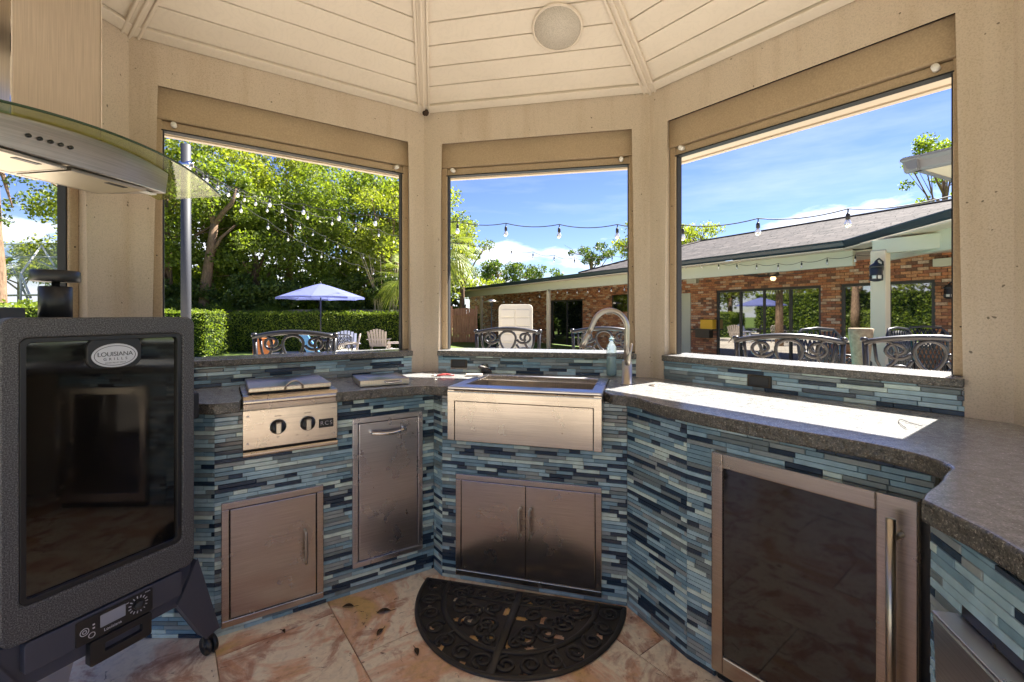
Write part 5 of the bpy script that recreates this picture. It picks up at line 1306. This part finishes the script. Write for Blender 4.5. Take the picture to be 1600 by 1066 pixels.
def clump_points(centers, rads, n, flat=.75, shell=.5):
    k = len(centers); w_ = rads**2; idx = rg.choice(k, n, p=w_/w_.sum())
    d = rg.normal(size=(n,3)); d /= np.linalg.norm(d, axis=1)[:,None]
    r = rads[idx] * (shell + (1-shell)*rg.random(n)**.7) * rg.uniform(.85, 1.12, n)
    p = centers[idx] + d * r[:,None] * np.array([1,1,flat]); return p
def tree(base, h, crown_z, R_, Rz, n_cl, n_leaf, lsize, mt, txt, cl_r=(.5,1.1), trunk_r=.18, limbs=6, grp='trees beyond the hedge', name='tree', lean=(0,0), bias=0):
    t = empty(name, tuple(base), 0, txt, 'tree', grp)
    cen = []
    while len(cen) < n_cl:
        p = rg.uniform(-1, 1, 3)
        if np.linalg.norm(p) < 1 and np.linalg.norm(p) > .35: cen.append(p*np.array([R_,R_,Rz]) + np.array([lean[0],lean[1],crown_z]))
    cen = np.array(cen); rad = rg.uniform(*cl_r, n_cl)
    pts = clump_points(cen, rad, n_leaf, .75, .35)
    leaf_mesh('crown', pts, lsize, mt, t, kind=None)
    def trf(m):
        top = Vector((lean[0]*.6, lean[1]*.6, crown_z - Rz*.25))
        tr_p = [Vector((0,0,-.1)), Vector((lean[0]*.1, .05, top.z*.3)), Vector((lean[0]*.3, lean[1]*.3, top.z*.65)), top]
        m.tube(tr_p, [trunk_r*1.25, trunk_r, trunk_r*.8, trunk_r*.5], 9)
        for k in range(limbs):
            c_ = Vector(cen[k % n_cl]); st_ = tr_p[1].lerp(tr_p[3], .35 + .6*k/limbs); md = st_.lerp(c_, .5) + Vector((0,0,.25))
            m.tube([st_, md, c_], [trunk_r*.42, trunk_r*.28, trunk_r*.08], 6)
            for j in range(2):
                e_ = c_ + Vector(rg.normal(size=3))*cl_r[1]*.6; m.tube([md, md.lerp(e_, .5), e_], [trunk_r*.16, trunk_r*.1, trunk_r*.04], 5)
    part('trunk', M['bark'], t, trf)
    return t
# tree wall behind the back hedge, left to right in the left opening
specs = [ # px, Z, crown_z, R, Rz, clumps, leaves, leafsize, material, label
 (262, 21, 6.0, 3.0, 3.6, 42, 15000, .17, 'leaf', 'tall green tree directly behind the light pole in the left opening'),
 (205, 25, 6.5, 3.6, 4.6, 40, 12000, .19, 'leafyellow', 'yellow green tree behind the left column, left of the pole'),
 (330, 24, 6.6, 3.6, 4.2, 56, 21000, .17, 'leafyellow', 'big sunlit tree with forked brown limbs showing, right of the light pole'),
 (400, 22.5, 5.0, 2.8, 3.4, 44, 16000, .17, 'leaf', 'mid green broad tree in the centre left of the left opening'),
 (452, 26, 8.2, 3.6, 3.0, 46, 15000, .18, 'leafyellow', 'tall bright yellow green treetop high above the umbrella'),
 (500, 23, 4.8, 2.6, 3.0, 44, 16000, .16, 'leaf', 'dense green tree straight above the blue umbrella'),
 (560, 25, 7.0, 3.2, 3.2, 46, 16000, .17, 'leaf', 'tall green tree right of the umbrella'),
 (608, 22, 4.2, 2.3, 3.0, 36, 13000, .15, 'leafyellow', 'light green tree with pale bare stems near the right side of the left opening'),
 (655, 24.5, 5.2, 2.8, 3.6, 42, 13000, .17, 'leafyellow', 'yellowish tree behind the column between left and middle opening')]
for px, Z, cz_, R_, Rz, nc_, nl, ls, mt, txt in specs:
    b_ = at(px, 491, Z); tree((b_.x, b_.y, GZ), 0, cz_-GZ, R_, Rz, nc_, nl, ls, M[mt], txt, (.55, 1.15), .22, 9)
# visible forked limbs of the big tree
b_ = at(326, 491, 20.6); fb_ = empty('tree', (b_.x, b_.y, GZ), 0, 'bare brown forking trunk standing before the sunlit tree right of the pole', 'tree', 'trees beyond the hedge')
def fork(m):
    W = lambda px, py, Z=20.6: at(px, py, Z) - Vector((b_.x, b_.y, GZ))
    m.tube([W(318,505), W(322,440), W(330,385), W(335,350)], [.26,.22,.18,.16], 9)
    m.tube([W(335,352), W(330,335), W(318,318), W(312,300)], [.14,.12,.09,.05], 7); m.tube([W(335,352), W(346,335), W(362,318), W(370,295)], [.13,.11,.09,.05], 7)
    m.tube([W(331,338), W(330,320), W(328,296)], [.08,.06,.03], 6); m.tube([W(330,400), W(345,372), W(368,352)], [.10,.07,.04], 6)
part('trunk', M['bark'], fb_, fork)
cen = np.array([list(at(px, py, 20.8+dz) - Vector((b_.x, b_.y, GZ))) for px, py, dz in ((300,300,.6),(372,285,.5),(385,345,.4),(330,275,.8),(285,350,.5))]); leaf_mesh('crown', clump_points(cen, np.array([.55,.6,.5,.6,.5]), 2600), .15, M['leaf'], fb_, kind=None)
# thin pale stems (bamboo-like) near px 600
b_ = at(602, 491, 20.5); bs = empty('stem_clump', (b_.x, b_.y, GZ), 0, 'clump of pale thin bare stems above the hedge right of the umbrella', 'shrub')
for k in range(10):
    x0 = rg.uniform(-.35,.35); x1 = x0*2.6 + rg.uniform(-.3,.3)
    part('stem', mat('pale_stem_bark', (.42,.33,.19), .8) if k == 0 else bpy.data.materials['pale_stem_bark'], bs, lambda m: m.tube([(x0,0,0),(x0*1.1+rg.uniform(-.08,.08),rg.uniform(-.2,.2),1.4),(x0*1.5+rg.uniform(-.12,.12),.1,2.6),(x1,rg.uniform(-.3,.3),4.2)], [.045,.04,.03,.015], 6))
# understory shrubs and palmettos in the shade
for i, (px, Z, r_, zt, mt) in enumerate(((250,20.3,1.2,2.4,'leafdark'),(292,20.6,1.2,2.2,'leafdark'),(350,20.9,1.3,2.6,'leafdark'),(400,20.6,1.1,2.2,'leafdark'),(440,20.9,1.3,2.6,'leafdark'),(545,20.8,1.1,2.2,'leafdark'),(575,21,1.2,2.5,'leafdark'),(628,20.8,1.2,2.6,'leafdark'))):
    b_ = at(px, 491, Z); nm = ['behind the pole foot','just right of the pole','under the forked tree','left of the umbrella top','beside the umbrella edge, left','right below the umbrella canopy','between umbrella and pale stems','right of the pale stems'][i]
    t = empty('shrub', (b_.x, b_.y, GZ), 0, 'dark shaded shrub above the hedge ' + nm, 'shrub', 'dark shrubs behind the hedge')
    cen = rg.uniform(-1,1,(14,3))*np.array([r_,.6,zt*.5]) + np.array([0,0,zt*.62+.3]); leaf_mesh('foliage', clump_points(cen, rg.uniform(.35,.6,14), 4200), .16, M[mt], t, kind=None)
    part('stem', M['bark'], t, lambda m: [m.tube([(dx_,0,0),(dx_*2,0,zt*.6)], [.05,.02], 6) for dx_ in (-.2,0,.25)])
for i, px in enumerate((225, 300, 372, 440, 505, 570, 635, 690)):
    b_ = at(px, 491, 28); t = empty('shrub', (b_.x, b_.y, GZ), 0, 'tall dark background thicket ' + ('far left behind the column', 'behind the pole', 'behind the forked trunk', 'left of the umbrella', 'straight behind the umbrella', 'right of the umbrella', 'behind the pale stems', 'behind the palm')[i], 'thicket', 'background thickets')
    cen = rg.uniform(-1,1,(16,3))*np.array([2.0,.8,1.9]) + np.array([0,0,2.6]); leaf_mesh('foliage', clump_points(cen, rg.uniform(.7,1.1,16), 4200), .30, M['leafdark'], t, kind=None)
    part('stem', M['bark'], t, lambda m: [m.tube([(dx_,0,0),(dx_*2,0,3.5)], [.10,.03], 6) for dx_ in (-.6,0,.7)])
def fan_leaf(m, base, tip, spread, n_=13, w_=.035):
    base, tip = Vector(base), Vector(tip); ax = (tip-base).normalized(); L_ = (tip-base).length
    side = ax.cross(Vector((0,0,1)))
    side = side.normalized() if side.length > .05 else Vector((1,0,0)); nr = side.cross(ax).normalized()
    for i in range(n_):
        a_ = spread*(i/(n_-1)*2-1); d = ax*math.cos(a_) + side*math.sin(a_); ln = L_*(1-.25*abs(a_)/spread)
        p1 = base + d*ln*.55; p2 = base + d*ln - Vector((0,0,.22*ln)); sd_ = d.cross(nr).normalized()*w_*L_
        m.add([base, p1+sd_, p2, p1-sd_], [(0,1,2,3)])
def palm(loc, h, txt, mt, n_f=26, L_=1.5, name='palm_tree', tr_r=.16, spike=1.3, catg='palm'):
    t = empty(name, loc, 0, txt, catg, None)
    part('trunk', M['bark'], t, lambda m: m.tube([(0,0,0),(.05,0,h*.5),(0,0,h)], [tr_r*1.2, tr_r, tr_r], 10))
    for k in range(n_f):
        az = 2.4*k; el_ = R(75 - 130*k/n_f); d = Vector((math.cos(az)*math.cos(el_), math.sin(az)*math.cos(el_), math.sin(el_)))
        b0 = Vector((0,0,h)); b1 = b0 + d*L_*.55
        part('frond', M[mt], t, lambda m: (m.tube([b0, b0.lerp(b1,.5)+Vector((0,0,.04)), b1], .012, 4), fan_leaf(m, b1, b1 + d*L_*.75 - Vector((0,0,.25)), R(78), 17, .03)))
    return t
b_ = at(692, 491, 13.5); palm((b_.x, b_.y, GZ), 3.5, 'bright yellow green fan palm at the left side of the middle opening', 'palm', 34, 1.0)
b_ = at(632, 491, 18.5); palm((b_.x, b_.y, GZ), 3.0, 'yellowish fan palm peeking in at the right side of the left opening', 'palm', 22, 1.2)
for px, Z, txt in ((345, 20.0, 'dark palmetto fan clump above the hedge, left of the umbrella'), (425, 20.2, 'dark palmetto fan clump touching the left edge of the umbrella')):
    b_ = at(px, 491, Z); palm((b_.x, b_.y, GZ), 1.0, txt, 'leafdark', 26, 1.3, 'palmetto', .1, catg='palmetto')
# hedges
def hedge(x0, x1, y0, y1, zt, nper, txt, ls=.075):
    t = empty('hedge', ((x0+x1)/2, (y0+y1)/2, GZ), 0, txt, 'hedge'); hx, hy, hz = (x1-x0)/2, (y1-y0)/2, zt-GZ
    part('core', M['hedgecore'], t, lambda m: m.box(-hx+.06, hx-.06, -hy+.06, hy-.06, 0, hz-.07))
    areas = [2*hx*hz, 2*hx*2*hy, 2*hy*hz]; P = []
    for f, a_ in enumerate((2*hx*hz, 2*hx*hz*.2, 4*hx*hy, 2*hy*hz, 2*hy*hz)):
        n = int(a_*nper); u = rg.uniform(-1,1,n); v_ = rg.uniform(0,1,n); j = rg.normal(0,.045,n) + .05*np.sin(u*hx*5+f)*np.cos(v_*7)
        if f == 0: p = np.stack([u*hx, -hy+j, v_*hz], 1)
        elif f == 1: p = np.stack([u*hx, hy+j, v_*hz], 1)
        elif f == 2: p = np.stack([u*hx, (v_*2-1)*hy, hz+j-.03], 1)
        elif f == 3: p = np.stack([hx+j, u*hy, v_*hz], 1)
        else: p = np.stack([-hx+j, u*hy, v_*hz], 1)
        P.append(p)
    leaf_mesh('foliage', np.concatenate(P), ls, M['hedge'], t, aspect=.6, kind=None)
hedge(-11.7, -3.2, 18.9, 19.9, 1.32, 700, 'long clipped green hedge at the back of the yard behind the umbrella')
hedge(-26, -11.0, 16.4, 17.6, 1.36, 420, 'sunlit clipped hedge block ending left of the long back hedge')
hedge(-20.6, -19.6, -2, 15.2, 2.9, 110, 'tall dark unseen hedge added far to the left of the gazebo for the window reflections', .19)  # out of view, added so the house windows reflect green
hedge(-16, -8.2, 8.4, 9.2, 1.44, 500, 'low sunny hedge seen through the opening behind the smoker')
# fences
fe_ = empty('board_fence', (-7.5, 20.35, GZ), 0, 'weathered grey board fence just showing above the back hedge', 'fence')
for k in range(84):
    bm_ = part('picket', M['greywood'], fe_, lambda m: m.box(-8.3+.145*k, -8.3+.145*k+.138, 0, .02, 0, 1.74+rg.uniform(-.008,.008)))
part('rail', M['greywood'], fe_, lambda m: m.box(-8.3, 4, -.04, -.001, 1.60, 1.68))
ga = at(707, 491, 23.5); gb_ = at(742, 491, 23.5)
gt = empty('wood_gate', (ga.x, ga.y, GZ), 0, 'red brown wooden gate beside the far corner of the brick house', 'gate')
for k in range(8): part('plank', M['wood'], gt, lambda m: m.box(.145*k, .145*k+.135, 0, .02, .1, 1.86 - .004*(k-3.5)**2))
for zr in (.5, 1.45): part('rail', M['wood'], gt, lambda m: m.box(0, 1.16, -.04, -.001, zr, zr+.11))
for xp in (-.14, 1.17): part('post', M['wood'], gt, lambda m: m.box(xp, xp+.11, -.03, .08, 0, 1.95))
# far trees over the house
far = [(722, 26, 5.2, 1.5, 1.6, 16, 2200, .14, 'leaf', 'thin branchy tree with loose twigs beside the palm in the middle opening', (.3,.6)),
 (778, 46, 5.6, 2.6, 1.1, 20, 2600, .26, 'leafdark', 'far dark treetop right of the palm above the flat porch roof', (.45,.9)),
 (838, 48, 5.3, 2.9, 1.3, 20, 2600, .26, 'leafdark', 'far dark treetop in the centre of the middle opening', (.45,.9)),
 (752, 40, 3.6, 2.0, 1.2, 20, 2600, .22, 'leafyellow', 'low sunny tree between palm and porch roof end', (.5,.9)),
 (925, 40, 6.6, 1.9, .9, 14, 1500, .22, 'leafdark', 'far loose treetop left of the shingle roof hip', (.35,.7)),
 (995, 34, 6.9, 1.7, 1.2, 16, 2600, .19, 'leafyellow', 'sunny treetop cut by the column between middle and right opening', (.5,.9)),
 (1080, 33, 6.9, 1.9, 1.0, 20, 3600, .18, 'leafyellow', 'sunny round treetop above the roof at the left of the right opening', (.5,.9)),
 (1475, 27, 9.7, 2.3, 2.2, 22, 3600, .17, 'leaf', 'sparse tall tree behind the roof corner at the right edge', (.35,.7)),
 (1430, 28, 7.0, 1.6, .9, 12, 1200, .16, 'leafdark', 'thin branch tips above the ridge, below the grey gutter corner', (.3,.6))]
for px, Z, cz_, R_, Rz, nc_, nl, ls, mt, txt, clr in far:
    b_ = at(px, 491, Z); tree((b_.x, b_.y, GZ), 0, cz_-GZ, R_, Rz, nc_, nl, ls, M[mt], txt, clr, .16, 8, grp='trees beyond the house')
# left view: enclosure, tree trunk, branch, far trees
for px, Z, cz_, R_, Rz, nc_, nl, ls, mt, txt in ((30, 48, 7.0, 5, 2.2, 26, 5200, .30, 'leafyellow', 'sunny far trees behind the pool cage at the left edge'), (95, 50, 6.4, 4.2, 1.9, 26, 5200, .30, 'leafyellow', 'sunny far treetop behind the right part of the pool cage'), (150, 42, 6, 3, 2.5, 20, 4200, .30, 'leaf', 'far green tree hidden mostly by the left column')):
    b_ = at(px, 491, Z); tree((b_.x, b_.y, GZ), 0, cz_-GZ, R_, Rz, nc_, nl, ls, M[mt], txt, (.8,1.5), .2, 8, grp='trees beyond the pool cage')
b_ = at(-14, 491, 9.5); ok = empty('oak_tree', (b_.x, b_.y, GZ), 0, 'near oak with mottled trunk at the left edge, leafy twigs hanging over the pool cage', 'tree')
def okt(m):
    W = lambda px, py, Z=9.5: at(px, py, Z) - Vector((b_.x, b_.y, GZ))
    m.tube([W(-14,560), W(-14,480), W(-12,420), W(-14,370), W(-18,250), W(-12,120)], [.26,.24,.20,.17,.14,.10], 12)
    m.tube([W(-10,250), W(5,275), W(12,300), W(20,325)], [.06,.04,.025,.01], 6); m.tube([W(-10,230), W(40,262), W(75,282), W(110,305)], [.05,.03,.02,.008], 6)
    m.tube([W(-10,220), W(60,235), W(120,275)], [.05,.03,.008], 6)
part('trunk', M['bark'], ok, okt)
cen = np.array([list(at(px, py, 9.5+dz) - Vector((b_.x, b_.y, GZ))) for px, py, dz in ((10,285,0),(28,272,.1),(45,285,.2),(60,300,0),(15,320,.1),(8,345,0),(35,310,.2),(82,290,.1),(95,305,0),(108,300,.2),(100,318,.1),(55,270,.1),(75,268,0),(112,285,0),(20,262,0),(-20,330,0),(-40,300,0),(90,262,.2),(40,255,0))])
leaf_mesh('crown', clump_points(cen, np.full(len(cen), .16), 850, 1.0, .15), .075, M['leafdark'], ok, kind=None)
pc = empty('pool_cage', tuple(at(60, 491, 22).xy) + (GZ,), R(20), 'white framed screened pool enclosure behind the smoker stack', 'enclosure'); PC = Matrix.Translation(tuple(at(60, 491, 22).xy) + (GZ,)) @ Matrix.Rotation(R(20), 4, 'Z')
def W(px, py, Z): return PC.inverted() @ at(px, py, Z)
bars = [((2,382,24),(130,380,22)),((5,402,23),(130,402,21)),((20,428,21),(130,427,19)),((0,462,20.5),(130,460,19)),((65,384,22),(32,428,20)),((65,384,22),(85,416,21)),((60,408,22),(105,428,20)),((32,428,20),(32,476,20)),((105,428,20),(106,474,20)),((10,400,23),(45,470,20)),((92,430,20),(102,458,20)),((130,384,22),(108,428,20)),((32,428,20),(48,466,20)),((-30,428,20),(-30,480,20)),((-30,428,20),(5,402,23)),((-30,428,21),(20,428,21))]
for a_, b2 in bars: part('frame_bar', M['cage'], pc, lambda m: m.tube([W(*a_), W(*b2)], .045, 6))
part('screen_panel', M['screen'], pc, lambda m: m.add([W(-40,383,24), W(132,381,22), W(132,428,20), W(-40,428,20)], [(0,1,2,3)])); part('screen_panel', M['screen'], pc, lambda m: m.add([W(-40,428,20.02), W(132,428,20.02), W(132,478,20.02), W(-40,478,20.02)], [(0,1,2,3)]))
# unseen trees added round the yard, for window reflections and lighting
for i, (x, y, s_) in enumerate(((-22, 3, 1.2), (-24, -8, 1.2), (-24, 12, 1.2), (-11, -21, 1.2), (4, -23, 1.2), (21, -14, 1.2), (-25, 17.5, 1.2), (-30, 20, 1.4), (-21, 8, 1.1))):
    tree((x, y, GZ), 0, 5.5, 3.4*s_, 3.0, 26, 4200, .30, M['leaf' if i % 2 else 'leafyellow'], ('unseen yard tree added far to the left of the gazebo','unseen yard tree added further back on the left','unseen yard tree added left of the pool cage','unseen tree added across the yard behind the camera, left','unseen tree added across the yard straight behind the camera','unseen tree added across the yard behind the camera, right','yard tree past the left end of the pool cage','tallest unseen yard tree added past the left end of the pool cage','nearest unseen yard tree added left of the gazebo')[i], (.9,1.6), .25, 6, grp='unseen trees added round the yard for reflections')
